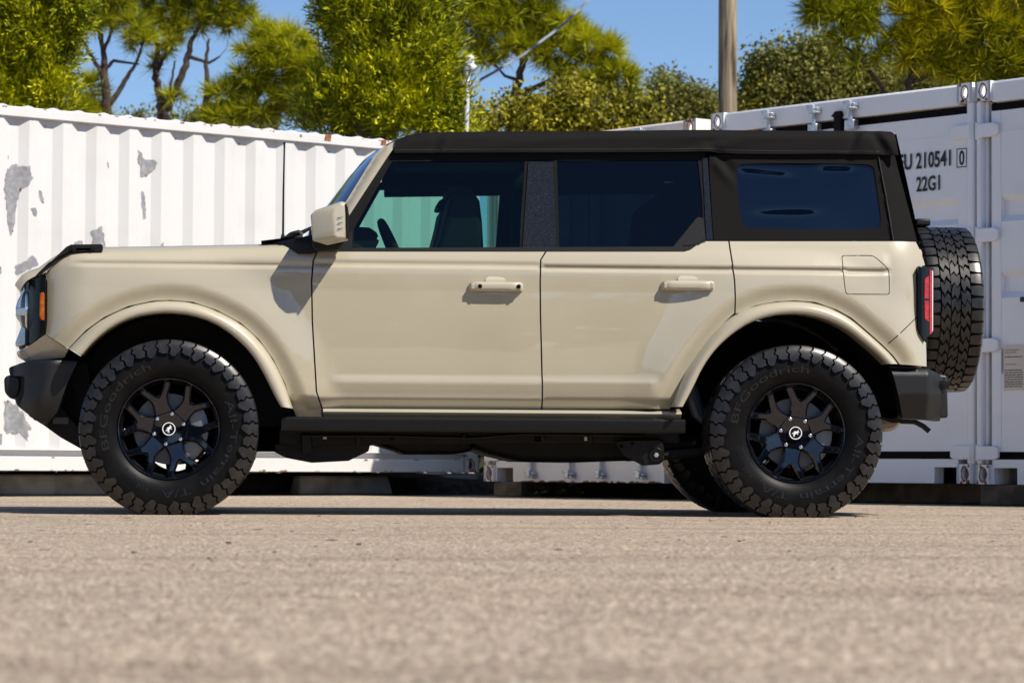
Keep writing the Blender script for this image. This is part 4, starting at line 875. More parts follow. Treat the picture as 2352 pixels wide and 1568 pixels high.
for y0, sg in ((.25, 1), (CY2-.25, -1)):
    cx, cz = W(64, 711, .20); V = []; Fc = []; nu, nv = 14, 28
    P = [[(cx-.012+.030*math.cos(u), y0-.05*sg*0+.11*math.sin(u)*math.cos(v)*.55, cz+.112*math.sin(u)*math.sin(v)) for v in np.linspace(0, 2*math.pi, nv)] for u in np.linspace(.02, math.pi-.02, nu)]
    mb = MB(); mb.grid(P); hl = obj('headlight', mb, M_lens, car)
    rg = MB(); rg.tube([(cx-.004, y0+.062*math.cos(v), cz+.116*math.sin(v)) for v in np.linspace(0, 2*math.pi, 40)], .008, 8); obj('chrome_ring', rg, M_chrome, hl)
    br = MB(); xa, za = W(37, 706, .2); xb, zb = W(64, 725, .2); br.box(xa, xb, min(y0-.075*sg, y0+.06*sg), max(y0-.075*sg, y0+.06*sg), zb, za); obj('lamp_bar', br, M_chrome, hl, bevel=.006)
val = [(37, 808), (77, 785), (103, 768), (156, 801), (146, 820), (52, 827.5), (43, 820)]
P_('nose_valance', val, lambda x, z: .105+.09*np.clip((X(150)-x)/(X(150)-X(37)), 0, 1.1)**2+.55*np.clip(Z(772)-z, 0, 1), sp=.015, th=.05)
mb = MB(); mb.prism([tuple(p) for p in PX([(38, 808), (70, 797), (70, 827), (52, 827), (43, 820)], .25)], .215, CY2-.215); obj('nose_valance', mb, M_paint, car, bevel=.01)
# front bumper
fb = [(20, 843), (40, 833), (77, 825), (178, 829), (152, 885), (129, 947), (103, 977), (65, 953), (40, 931), (45, 920), (52, 905), (54, 870), (50, 862), (19, 862)]
def bump_g(x, z):
    t = np.clip((X(110)-x)/(X(110)-X(18)), 0, 1); b = np.clip((Z(905)-z)/.15, 0, 1); tt = np.clip((z-Z(845))/(Z(825)-Z(845)), 0, 1)
    return .13+.16*t**2+.05*b**2+.03*tt**2-.02*np.exp(-((x-X(105)-(z-Z(900))*.35)/.05)**2)
P_('front_bumper', fb, bump_g, M_bump, sp=.018, th=.12)
tw_ = [(10, 869), (19, 861.5), (49, 862.5), (50, 890), (44, 908), (27, 917.5), (12, 902)]
mb = MB(); mb.prism([tuple(p) for p in PX(tw_, .3)], .26, CY2-.26); obj('bumper_beam', mb, M_bump, car, bevel=.012)
mb = MB(); mb.prism([tuple(p) for p in PX([(22, 845), (60, 832), (120, 832), (110, 960), (100, 974), (66, 951), (40, 930)], .35)], .27, CY2-.27); obj('bumper_core', mb, M_bump, car, bevel=.012)
mb = MB(); mb.prism([tuple(p) for p in PX([(66, 954), (104, 978), (140, 1004), (186, 1030), (300, 1030), (300, 1000), (186, 985), (140, 930), (100, 940)], .45)], .40, CY2-.40); obj('skid_plate', mb, M_under, car, bevel=.006)
mb = MB(); mb.prism([tuple(p) for p in PX([(110, 850), (200, 835), (230, 1000), (150, 985), (120, 940)], .55)], .52, CY2-.52); obj('chassis_front', mb, M_under, car)
mb = MB(); x, z = W(150, 905, .48); mb.tube([(x, .48, z+.02), (x+.03, .47, z+.03), (x+.04, .47, z-.04), (x-.01, .48, z-.045)], .006, 8); obj('tow_hook', mb, M_satin, car); mb = MB(); mb.tube([(W(96, 958, .4)[0], .4, W(96, 958, .4)[1]), (W(82, 960, .4)[0], .36, W(82, 960, .4)[1])], .012, 8); obj('tow_hook', mb, M_satin, car)
mb = MB(); a = W(122, 958, .39); b = W(157, 973, .39); mb.box(a[0], b[0], .385, .3945, b[1], a[1]); obj('tag_plate', mb, mat('grey_tag', (.10, .10, .11), .6), car)
# rear bumper
rb = [(2045.5, 840), (2136, 846), (2160, 856), (2174, 868), (2175.5, 905), (2173, 966), (2078, 960), (2063, 905)]
def rbump_g(x, z):
    t = np.clip((x-X(2132))/(X(2175)-X(2132)), 0, 1); b = np.clip((Z(900)-z)/.12, 0, 1); tt = np.clip((z-Z(852))/(Z(841)-Z(852)), 0, 1)
    return .115+.085*t+.055*b+.03*tt**2
rbp = P_('rear_bumper', rb, rbump_g, M_bump, sp=.018, th=.10)
mb = MB(); mb.prism([tuple(p) for p in PX([(2060, 850), (2170, 862), (2172, 960), (2085, 958)], .3)], .24, CY2-.24); obj('bumper_core', mb, M_bump, car, bevel=.012)
x, z = W(2167, 884, .19); mb = MB(); mb.lathe([(0, -.004), (.010, -.004), (.012, -.001), (.020, -.001), (.022, .004), (.022, .03)], 20, (x, .178, z)); obj('parking_sensor', mb, M_satin, rbp)
mb = MB(); mb.tube([(W(a, b, .9)[0], .9, W(a, b, .9)[1]) for a, b in ((2010, 966), (2075, 967), (2100, 968), (2120, 978), (2134, 990))], .014, 10); obj('tow_hitch', mb, M_satin, car)
mb = MB(); mb.prism([tuple(p) for p in PX([(2008, 935), (2060, 945), (2075, 960), (2090, 968), (2040, 972), (2005, 960)], .6)], .5, CY2-.5); obj('chassis_rear', mb, M_under, car); mb = MB(); mb.prism([tuple(p) for p in PX([(1960, 800), (2060, 838), (2072, 850), (2080, 950), (2040, 962), (1975, 950)], .6)], .50, CY2-.50); obj('dark_filler_panel', mb, M_liner, car)  # last prism is an added black block that keeps the wheel well dark
mb = MB(); a = W(2020, 968, 1.1); mb.lathe([(0, -.35), (.06, -.35), (.075, -.32), (.075, .32), (.06, .35), (0, .35)], 20, (a[0]-.03, 1.1, a[1]+.02)); obj('muffler', mb, mat('dull_exhaust_steel', (.35, .30, .27), .45, metal=.7), car, angle=50)
# tail: back panel, lamps
mb = MB(); xt = X(2112, .3); mb.box(xt-.05, xt, .22, CY2-.22, Z(838), Z(556)); obj('tailgate', mb, M_paint, car, bevel=.02)
def tail_g(x, z): return .118+.075*np.clip((x-X(2108))/(X(2151)-X(2108)), 0, 1)**1.5
tl_ = P_('tail_light', [(2109, 613), (2130, 612), (2148, 615.5), (2151, 620), (2150.5, 757), (2146, 766), (2134, 772), (2127, 783), (2113, 765), (2108.5, 752)], tail_g, M_bezel, sp=.015, th=.09)
for px in ([(2125.5, 640), (2137.5, 632), (2137.5, 685), (2125, 685)], [(2125, 690), (2137.5, 690), (2137.5, 738), (2126, 731)]): P_('red_lens', px, lambda x, z: tail_g(x, z)-.003, M_red, sp=.02, th=.006, parent=tl_, mirror=False)
P_('red_lens', [(2140, 618), (2147.5, 619), (2147.5, 762), (2140, 767)], lambda x, z: tail_g(x, z)-.003, M_red, sp=.02, th=.006, parent=tl_, mirror=False)
P_('lens_edge', [(2148, 619), (2150.8, 621), (2150.3, 757), (2148, 761)], lambda x, z: tail_g(x, z)-.0025, M_clear, sp=.02, th=.006, parent=tl_, mirror=False)

# ---- greenhouse
def gh(off=0.0):
    return lambda x, z: .158+np.clip(z-1.27, -.3, 1)*.14+off
P_('belt_trim', [(731, 570), (1546, 566.5), (1575, 574), (1598, 566), (1608, 556), (1621, 551.5), (1621, 554), (1611, 558), (1598, 568.5), (1587, 576), (1573, 579.5), (731, 579.5), (729, 576)], lambda x, z: gh(-.016)(x, z), M_trim, sp=.04, th=.02, Y=.15)
gF = [(811, 526), (900, 368.5), (1206, 368.5), (1193.5, 571), (808.5, 571)]
winF = P_('front_window', gF, gh(.012), M_gfront, sp=.2, th=.004, Y=.17)
gR = [(1279, 365.5), (1607, 365.5), (1616, 500), (1601, 499), (1545, 569), (1282, 569)]
winR = P_('rear_window', gR, gh(.012), M_grear, sp=.2, th=.004, Y=.17)
M_seal = mat('rubber_seal', (.004, .004, .0045), .7, spec=.15)
P_('window_seal', [(887, 363), (905, 349), (1622, 349), (1622, 362), (1608, 366.5), (901, 369.5), (813, 526), (811, 571), (793, 571), (796, 505), (800, 497)], gh(.004), M_seal, sp=.06, th=.03, Y=.19)
P_('pillar_seal', [(1206.5, 369), (1215.5, 369), (1201, 571), (1193, 571)], gh(.002), M_seal, sp=.08, th=.03, Y=.18)
P_('b_pillar', [(1215.5, 369.5), (1271.5, 369.5), (1278, 570), (1199.5, 570)], gh(-.003), M_dust, sp=.08, th=.03, Y=.17)
P_('pillar_seal', [(1271.5, 369), (1281, 366), (1284, 571), (1277.5, 571)], gh(.002), M_seal, sp=.08, th=.03, Y=.18)
P_('pillar_seal', [(1606, 364), (1616, 361), (1621, 553), (1614, 553), (1614, 470)], gh(.0), M_seal, sp=.08, th=.03, Y=.18)
P_('c_pillar', [(1616.5, 360), (1628.5, 360), (1637, 551.5), (1622, 551.5)], gh(-.004), M_dust, sp=.08, th=.02, Y=.17)
P_('corner_trim', [(1545, 568), (1601, 500), (1606, 498), (1616, 500.5), (1621, 553), (1599, 571.5), (1580, 574), (1546, 570)], gh(-.008), M_trim, sp=.05, th=.03, Y=.16)
P_('corner_inlay', [(1568, 564), (1606, 511), (1615, 509), (1619, 549), (1598, 562)], gh(-.011), M_trim, sp=.05, th=.01, Y=.16, mirror=False)
P_('mirror_corner', [(775, 571), (779, 560), (800, 535), (809, 530), (808.5, 571)], gh(-.002), M_trim, sp=.05, th=.03, Y=.16)
# A-pillar, windscreen, cowl
def ap_g(x, z):
    e = np.array(PX([(735, 556), (795.6, 461), (860, 356), (884, 331), (912, 320)], .2)); d = seg_dist(np.stack([np.ravel(x), np.ravel(z)], 1), e).reshape(np.shape(x))
    return gh(-.010)(x, z)+.05*np.clip(1-d/.045, 0, 1)**2
P_('a_pillar', [(735, 556), (795.6, 461), (860, 356), (884, 331), (905, 320), (913, 320), (904, 340), (889, 362), (801, 497), (790, 530), (775, 571), (728, 571)], ap_g, M_paint, sp=.015, th=.05, Y=.2)
wl = [(690, 548), (745, 470), (800, 399), (833, 361), (858, 342)]; rows = []
for a, b in wl:
    x, z = W(a, b, .6); ins = .21+(z-1.27)*.14; row = []
    for f in np.linspace(0, 1, 15):
        y = ins+(CY2-2*ins)*f; k = (2*f-1)**2; row.append((x+.075*k*k*.6+.085*k, y, z))
    rows.append(row)
mb = MB(); mb.grid(rows); ws = obj('windscreen', mb, M_wind, car)
mb = MB(); rows = []
for a, b in ((848, 352), (862, 338), (885, 326), (912, 318)):
    x, z = W(a, b, .4); rows.append([(x+.08*(2*f-1)**2, .26+(CY2-.52)*f, z-.015*(2*f-1)**2) for f in np.linspace(0, 1, 11)])
mb.grid(rows); obj('windscreen_header', mb, M_paint, car)
P_('cowl', [(596, 559.5), (640, 552), (690, 545), (716, 538), (720, 553), (749, 564), (772, 570), (775, 577), (731, 577), (716, 583.5), (684, 583), (662, 567)], lambda x, z: .105+.14*sstep(X(700), X(600), x)+.06*sstep(Z(560), Z(535), z), M_trim, sp=.03, th=.08)
mb = MB(); rows = []
for a, b in ((600, 560), (650, 554), (695, 546)): x, z = W(a, b, .4); rows.append([(x, .2+(CY2-.4)*f, z+.01*math.sin(math.pi*f)) for f in np.linspace(0, 1, 9)])
mb.grid(rows); obj('cowl_panel', mb, M_trim, car)
mb = MB(); P3 = lambda a, b, y: (W(a, b, y)[0], y, W(a, b, y)[1])
mb.tube([P3(652, 552, .45), P3(668, 541, .45), P3(690, 536, .5), P3(720, 520, .9)], [.012, .016, .012, .006], 8); mb.tube([P3(662, 548, .42), P3(672, 538, .42), P3(686, 534, .42), P3(694, 540, .42)], .014, 8); obj('wiper', mb, M_trim, car)
mb = MB(); an = [P3(650, 545, 1.70), P3(651, 440, 1.70), P3(653, 340, 1.70), P3(653, 327, 1.70)]; mb.tube(an, [.0058, .005, .0042, .0062], 8); mb.tube([P3(649, 556, 1.70), P3(650, 538, 1.70)], [.016, .008], 10); obj('antenna', mb, M_satin, car)

# ---- soft top
noise_rs = np.random.default_rng(3); wv = [(noise_rs.uniform(-4, 4), noise_rs.uniform(-9, 9), noise_rs.uniform(0, 6.28), noise_rs.uniform(.0008, .0022)) for _ in range(9)]
def wrinkle(x, z):
    s = 0
    for a, b, c, d in wv: s = s+d*np.sin(a*x*2+b*z+c)
    for px, py, ang, ln, amp in ((1975, 310, 1.15, .10, .010), (1660, 380, -.9, .09, .008), (1230, 318, .1, .3, .003), (1640, 330, .25, .2, .004), (1010, 335, 1.2, .07, .004), (2032, 330, 2.1, .12, .008)):
        x0, z0 = W(px, py, .2); u = (x-x0)*math.cos(ang)+(z-z0)*math.sin(ang); v = -(x-x0)*math.sin(ang)+(z-z0)*math.cos(ang)
        s = s+amp*np.sin(v/.018)*np.exp(-(u/ln)**2-(v/.04)**2)
    return s*1.7
rt_px = [(908, 321), (938, 309), (972, 303), (1100, 301), (1375, 299), (1616, 297), (1830, 299), (2026, 300), (2050, 301), (2056, 307)]
RT = np.array(PX(rt_px, .24))
def top_g(x, z):
    top = np.interp(x, RT[:, 0], RT[:, 1]); r = .05; u = np.clip((z-(top-r))/r, 0, .99)
    return gh(-.022)(x, z)+.05*(1-np.sqrt(1-u*u))+wrinkle(x, z)
hem = [(2061, 358), (2018, 355.5), (1900, 354), (1800, 355), (1700, 354), (1650, 352), (1632, 349), (1500, 350), (1230, 351), (905, 352)]
stp = P_('soft_top', rt_px+hem, top_g, M_fabric, sp=.02, th=.02, Y=.22)
P_('hem', [(905, 344.8), (1230, 343.8), (1632, 342), (1650, 344.8), (1800, 347.8), (2018, 348.3), (2018, 349.3), (1800, 349), (1650, 346), (1632, 343.2), (1230, 345), (905, 346)], lambda x, z: top_g(x, z)-.0015, M_cabin, sp=.05, th=.002, Y=.22, parent=stp, mirror=False)
mb = MB(); rows = []
for x, z in RT: ins = .158+(z-1.27)*.14+.026; rows.append([(x, ins+(CY2-2*ins)*f, z-.001+.012*math.sin(math.pi*f)) for f in np.linspace(0, 1, 13)])
mb.grid(rows); obj('roof_canvas', mb, M_fabric, stp)
qwin = chaikin([(1691, 382), (1711, 373.5), (1985, 375.5), (2009, 380), (2012, 400), (2025, 515), (2013, 528.5), (1730, 527), (1708, 522), (1699, 505)], 2)
qf = [(1630, 355), (1700, 351), (2018, 351), (2061, 352), (2085, 450), (2112, 553.5), (1637, 553.5)]
def q_g(x, z):
    e = np.array(PX([(2019, 355), (2034, 452), (2048, 553)], .19)); px = np.interp(z, e[::-1, 1], e[::-1, 0]); t = np.clip((x-px)/.12, -1, 2)
    return gh(-.004)(x, z)+np.where(t > 0, .03*t+.03*t*t, 0)-.006*np.exp(-(t/.03)**2)+wrinkle(x, z)*.8
qs = P_('side_curtain', qf, q_g, M_fabric, sp=.018, th=.02, Y=.19, holes=[qwin], step=.02)
P_('seam', [(2018, 356), (2021, 356), (2037, 452), (2051, 553), (2047.5, 553), (2033, 452)], lambda x, z: q_g(x, z)-.003, M_cabin, sp=.03, th=.003, Y=.19, parent=qs, mirror=False)
def v_g(x, z):
    x0, z0 = W(1850, 452, .18); u = (x-x0)/.34; v = (z-z0)/.16; e = np.clip(1-u*u, 0, 1)*np.clip(1-v*v, 0, 1)
    y = gh(.006)(x, z)-.005*e+.0010*np.sin(u*3.2+.6+v*1.5)*np.sin(v*2.5)
    for px, py, hx, hz, sl, A in ((1806, 487, .175, .020, .03, .158), (1760, 394, .150, .021, -.10, .255), (1924, 386, .095, .017, 0, .275)):
        a, b = W(px, py, .18); k = np.exp(-np.abs((x-a)/hx)**4); y = y-A*hz*np.tanh((z-b-(x-a)*sl)/hz)*k*np.exp(-((z-b)/.07)**2)
    return y
vw = P_('vinyl_window', grow(qwin, 1.0), v_g, M_vinyl, sp=.015, th=.002, Y=.185, parent=qs, mirror=False, step=.02)
mb = MB(); a, b = W(2056, 310, .3), W(2110, 552, .3); rows = [[(a[0]*(1-t)+b[0]*t-.005, y, a[1]*(1-t)+b[1]*t) for y in np.linspace(.25, CY2-.25, 5)] for t in np.linspace(0, 1, 5)]
mb.grid(rows); obj('rear_curtain', mb, M_fabric, stp)
a1, b1 = W(2066, 360, .3), W(2104, 530, .3); mb = MB(); mb.grid([[(p[0]+.004, y, p[1]) for y in (.42, CY2-.42)] for p in (a1, b1)]); obj('rear_window', mb, M_vinyl, stp)
# ---- door handles
def handle(px0, px1, py0, py1, holes, door):
    x0, z1 = W(px0, py0, .08); x1, z0 = W(px1, py1, .08); zc = (z0+z1)/2; h = z1-z0; L_ = x1-x0
    q = chaikin([(x0, z0+.006), (x0+.006, z1-.004), (x0+.03, z1), (x1-.01, z1), (x1, z1-.006), (x1, z0+.006), (x1-.012, z0), (x0+.012, z0)], 1)
    g = lambda x, z: .066+.010*np.clip((np.abs(z-zc)/(h/2)), 0, 1)**3+.045*np.clip(np.abs((x-(x0+x1)/2)/(L_/2)), 0, 1)**8
    hd = panel('door_handle', [resample(q, .008)], g, M_paint, door, .008, .03); PANELS_SUB.append(hd)
    xm = x0+L_*.485; w = L_*.20
    bump = chaikin([(xm-w*.95, z1-.004), (xm-w*.75, z1+.022), (xm-w*.5, z1+.026), (xm+w*.6, z1+.025), (xm+w*.9, z1+.016), (xm+w, z1-.004)], 1)
    PANELS_SUB.append(panel('handle_cup', [resample(bump, .008)], lambda x, z: side(x, z)-.020*np.clip((z1+.028-z)/.02, 0, 1)**.6, M_paint, door, .008, .02))
    cup = chaikin([(xm-w, z0+.004), (xm-w*.75, z0-.012), (xm-w*.4, z0-.018), (xm+w*.4, z0-.018), (xm+w*.75, z0-.012), (xm+w, z0+.004)], 1)
    PANELS_SUB.append(panel('handle_cup', [resample(cup, .008)], lambda x, z: side(x, z)-.004+.0*z, M_paint, door, .008, .003))
    st = MB()
    for a in (x0+.012, x1-.03): st.box(a, a+.018, .072, .115, z0+.008, z1-.008)
    PANELS_SUB.append(obj('handle_stalk', st, M_paint, door, bevel=.004))
    for fx, rx in holes:
        k = MB(); k.lathe([(0, -.001), (rx, -.001), (rx+.002, .003)], 16, (x0+L_*fx, .065, zc)); PANELS_SUB.append(obj('key_lock', k, M_gloss, door))
PANELS_SUB = []
handle(1075.5, 1203.5, 646.5, 669.5, ((.21, .009), (.90, .009)), doorF)
handle(1518, 1645, 644, 667.5, (), doorR)
# ---- door mirror
mr = empty('door_mirror', (0, 0, 0)); mr.parent = car; mr.matrix_parent_inverse = Matrix.Translation(-Vector(car.location))
def mring(pts): return [np.array(p) for p in pts]
def P3s(q): return [P3(a, b, y) for a, b, y in q]
r0 = P3s([(713, 494, .075), (724, 484, .075), (784, 463, .075), (794, 466, .075), (799, 492, .075), (799, 551, .075), (748, 562, .075), (718, 552, .075)])
r1 = P3s([(713, 494, -.050), (724, 483, -.050), (784, 462, -.05), (795, 465, -.06), (800, 492, -.06), (800, 552, -.06), (752, 563, -.05), (718, 553, -.050)])
r2 = P3s([(740, 493, -.076), (750, 478, -.074), (783, 464, -.075), (793, 467, -.078), (797, 493, -.078), (797, 549, -.078), (756, 552, -.074), (743, 547, -.076)])
r3 = P3s([(765, 492, -.096), (770, 479, -.094), (782, 468, -.088), (790, 470, -.086), (794, 494, -.085), (794, 545, -.085), (775, 546, -.092), (768, 541, -.095)])
mb = MB(); n = 8; mb.add(r0+r1+r2+r3, [(k*n+i, k*n+(i+1) % n, (k+1)*n+(i+1) % n, (k+1)*n+i) for k in range(3) for i in range(n)]+[tuple(range(n)), tuple(range(3*n, 4*n))])
mh = obj('housing', mb, M_paint, mr, bevel=.006, angle=25, seg=3)
mb = MB(); e0 = P3s([(791, 462, .07), (800, 490, .07), (800.5, 553, .07), (797, 553, .07)]); bzr = [(794, 466.5), (799, 478), (801, 495), (801, 549), (796, 551), (794, 500)]
mb.prism([W(a, b, -.05) for a, b in bzr], -.09, .07); obj('mirror_bezel', mb, M_trim, mr, bevel=.004)
mb = MB(); a = W(801.3, 488, -.035); b = W(801.3, 546, -.035); mb.add([(a[0], -.08, a[1]), (a[0], .06, a[1]), (b[0], .06, b[1]), (b[0], -.08, b[1])], [(0, 1, 2, 3)]); obj('mirror_glass', mb, M_mirror, mr)
mb = MB(); mb.prism([tuple(W(a, b, .08)) for a, b in ((716, 545), (748, 561), (790, 556), (776, 576), (731, 577), (718, 572))], .04, .17); obj('mirror_arm', mb, M_trim, mr, bevel=.008)
sl_ = MB()
for py in (498.5, 511, 524):
    q = P3s([(774, py+1.6, -.0965), (788, py-.8, -.0925), (788, py+.2, -.0925), (776, py+3.4, -.0965)]); sl_.add(q, [(0, 1, 2, 3)])
obj('vent_slot', sl_, M_gloss, mr)

# ---- cabin
mb = MB(); mb.box(X(690), X(1570), .22, CY2-.22, .50, .56); mb.box(X(1570), X(2100), .83, CY2-.83, .50, .56); obj('floor_pan', mb, M_under, car)
mb = MB(); mb.prism([tuple(p) for p in PX([(655, 600), (700, 566), (800, 560), (835, 575), (835, 700), (700, 760), (655, 700)], .5)], .26, CY2-.26); obj('dashboard', mb, M_cabin, car, bevel=.02)
mb = MB(); mb.prism([tuple(p) for p in PX([(808, 585), (808, 540), (822, 528), (846, 530), (862, 541), (866, 550), (860, 553), (868, 560), (862, 572), (850, 585)], .62)], .42, .82); obj('instrument_hood', mb, M_cabin, car, bevel=.012)
mb = MB(); c = W(910, 562, .62); ax = Vector((-math.cos(R(28)), 0, math.sin(R(28))*-1)); ax = Vector((math.cos(R(24)), 0, math.sin(R(24)))); v1 = Vector((0, 1, 0)); v2 = ax.cross(v1)
cen = Vector((c[0], .62, c[1]-.06)); mb.tube([cen+(v1*math.cos(a)+v2*math.sin(a))*.185 for a in np.linspace(0, 2*math.pi, 40)], .019, 10)
for a in (0.2, 2.94, 4.71): mb.tube([cen, cen+(v1*math.cos(a)+v2*math.sin(a))*.18], .016, 8)
mb.tube([cen+ax*.0, cen-ax*.25], .04, 10); obj('steering_wheel', mb, M_cabin, car)
def seat(y0, px0, name='front_seat'):
    s = empty(name, (0, 0, 0)); s.parent = car; s.matrix_parent_inverse = Matrix.Translation(-Vector(car.location))
    q = [(x+px0, y) for x, y in ((985, 600), (1004, 560), (1020, 500), (1028, 462), (1036, 452), (1082, 452), (1094, 470), (1100, 520), (1104, 600))]
    mb = MB(); mb.prism([tuple(p) for p in PX(q, .6)], y0, y0+.48); obj('backrest', mb, M_cabin, s, bevel=.04, seg=3)
    q = [(x+px0, y) for x, y in ((1018, 455), (1024, 436), (1034, 431), (1062, 432), (1084, 438), (1088, 455))]
    hb = [np.array(p) for p in PX(q, .6)]; mb = MB(); mb.prism([tuple(p) for p in hb], y0+.10, y0+.38); obj('headrest', mb, M_cabin, s, bevel=.015, seg=3)
    q = [(x+px0, y) for x, y in ((860, 640), (880, 625), (1000, 632), (1080, 640), (1080, 690), (870, 690))]
    mb = MB(); mb.prism([tuple(p) for p in PX(q, .6)], y0, y0+.50); obj('cushion', mb, M_cabin, s, bevel=.03)
seat(.36, 0); seat(1.10, 0)
mb = MB(); mb.prism([tuple(p) for p in PX([(1400, 640), (1470, 600), (1490, 470), (1500, 450), (1530, 450), (1540, 600), (1540, 700), (1400, 700)], .9)], .34, CY2-.34); obj('rear_bench', mb, M_cabin, car, bevel=.04)
mb = MB()
for y in (.27, CY2-.27):
    mb.tube([(X(1240, .3), y, 1.0), (X(1240, .3), y, 1.62), (X(1240, .3), y+(.1 if y < 1 else -.1), 1.71)], .032, 10); mb.tube([(X(905, .3), y+(.06 if y < 1 else -.06), 1.66), (X(1640, .3), y+(.06 if y < 1 else -.06), 1.70), (X(2010, .3), y, 1.68), (X(2070, .3), y, 1.3)], .03, 10); mb.tube([(X(1640, .3), y, 1.0), (X(1640, .3), y+(.06 if y < 1 else -.06), 1.70)], .03, 10)
mb.tube([(X(1240, .3), .36, 1.71), (X(1240, .3), CY2-.36, 1.71)], .032, 10); mb.tube([(X(1640, .3), .32, 1.70), (X(1640, .3), CY2-.32, 1.70)], .03, 10); obj('roll_bar', mb, M_cabin, car)

# ---- chassis
def bar(name, px, y0, y1, m=M_under, bevel=.006, Y=None): mb = MB(); mb.prism([tuple(p) for p in PX(px, y0 if Y is None else Y)], y0, y1); return obj(name, mb, m, car, bevel=bevel)
for y0 in (.38, CY2-.46): bar('frame_rail', [(640, 985), (1560, 985), (1560, 1019), (1400, 1017), (760, 1020), (700, 1026), (640, 1018)], y0, y0+.08, Y=.4)
bar('cross_member', [(628, 1019), (700, 1012), (850, 1018), (846, 1036), (800, 1058), (723, 1062), (660, 1050), (632, 1036)], .45, 1.5, Y=.5)
bar('fuel_tank', [(1085, 1000), (1600, 1000), (1590, 1035), (1430, 1058), (1320, 1062), (1197, 1060), (1120, 1042), (1085, 1028)], .62, 1.5, bevel=.03, Y=.7)
for y0 in (.372,):                 # brackets, holes, lines and clips along the near rail
    for px, w, h in ((690, 26, 40), (815, 14, 20), (1060, 10, 14), (1240, 12, 12), (1345, 16, 16)): bar('rail_bracket', [(px, 996), (px+w, 996), (px+w, 1000+h), (px+4, 1004+h)], y0-.02, y0+.01, M_satin, Y=y0)
mb = MB(); mb.tube([P3(a, b, .36) for a, b in ((700, 1000), (900, 1001), (1080, 1006), (1130, 1002), (1200, 997), (1480, 1000))], .008, 8); obj('brake_line', mb, M_satin, car)
mb = MB()
for px, py in ((746, 1003), (1346, 1007)): mb.prism([tuple(p) for p in PX([(px-4, py-4), (px+4, py-4), (px+4, py+5), (px-4, py+5)], .36)], .355, .37)
obj('plastic_clip', mb, mat('pale_plastic_clip', (.5, .5, .47), .5), car)
mb = MB()
for px, py, r_ in ((900, 1006, 5), (1235, 1008, 7), (1425, 1024, 5), (1450, 1018, 4)):
    x, z = W(px, py, .37); mb.lathe([(0, 0), (r_*.0021, 0), (r_*.0021, .004)], 16, (x, .371 if px < 1400 else .3285, z))
obj('rail_hole', mb, M_liner, car)
bar('transfer_case', [(840, 1000), (1090, 1000), (1085, 1036), (1040, 1043), (930, 1043), (906, 1034), (860, 1020)], .75, 1.3, bevel=.02, Y=.8)
br = bar('arm_bracket', [(1412, 1013), (1440, 1009), (1520, 1008), (1526, 1030), (1526, 1056), (1515, 1066), (1477, 1069), (1433, 1045)], .33, .36, M_satin, Y=.33)
mb = MB(); x, z = W(1507, 1045, .33); mb.lathe([(0, -.012), (.010, -.012), (.013, -.009), (.013, .01)], 6, (x, .328, z)); obj('bolt', mb, M_galv, br); mb = MB(); mb.lathe([(.018, -.006), (.034, -.006), (.038, .0), (.038, .01)], 24, (x, .328, z)); obj('bushing', mb, M_gloss, br)
for ya, yb in ((.40, .42), (CY2-.40, CY2-.42)): mb = MB(); mb.tube([(x, ya, z), (X(1800, .4), yb, .36)], .03, 10); obj('trailing_arm', mb, M_under, car)
mb = MB(); xr_ = 2.949; mb.tube([(xr_, .3, .40), (xr_, CY2-.3, .40)], .045, 12); mb.lathe([(0, -.15), (.08, -.13), (.13, -.05), (.13, .05), (.08, .13), (0, .15)], 18, (xr_, .97, .40)); mb.tube([(xr_, .97, .42), (.9, .97, .52)], .04, 10); obj('rear_axle', mb, M_under, car)
mb = MB(); mb.tube([(0, .3, .40), (0, CY2-.3, .40)], .035, 12); mb.tube([(-.05, .42, .32), (.35, .55, .34)], .03, 10); mb.tube([(.02, .42, .5), (.05, .5, .8)], .05, 12); mb.box(-.45, .7, .72, CY2-.72, .42, 1.0); obj('front_axle', mb, M_under, car)
mb = MB(); mb.box(X(190), X(690), .82, CY2-.82, .6, 1.18); obj('engine', mb, M_liner, car)  # plain black box in the engine bay, added to block light
mb = MB(); mb.tube([(X(1580, .4), .34, .62), (X(1600, .4), .36, .50), (X(1640, .4), .42, .44)], .035, 10); obj('shock_absorber', mb, mat('blue_grey_damper', (.03, .05, .09), .4), car)

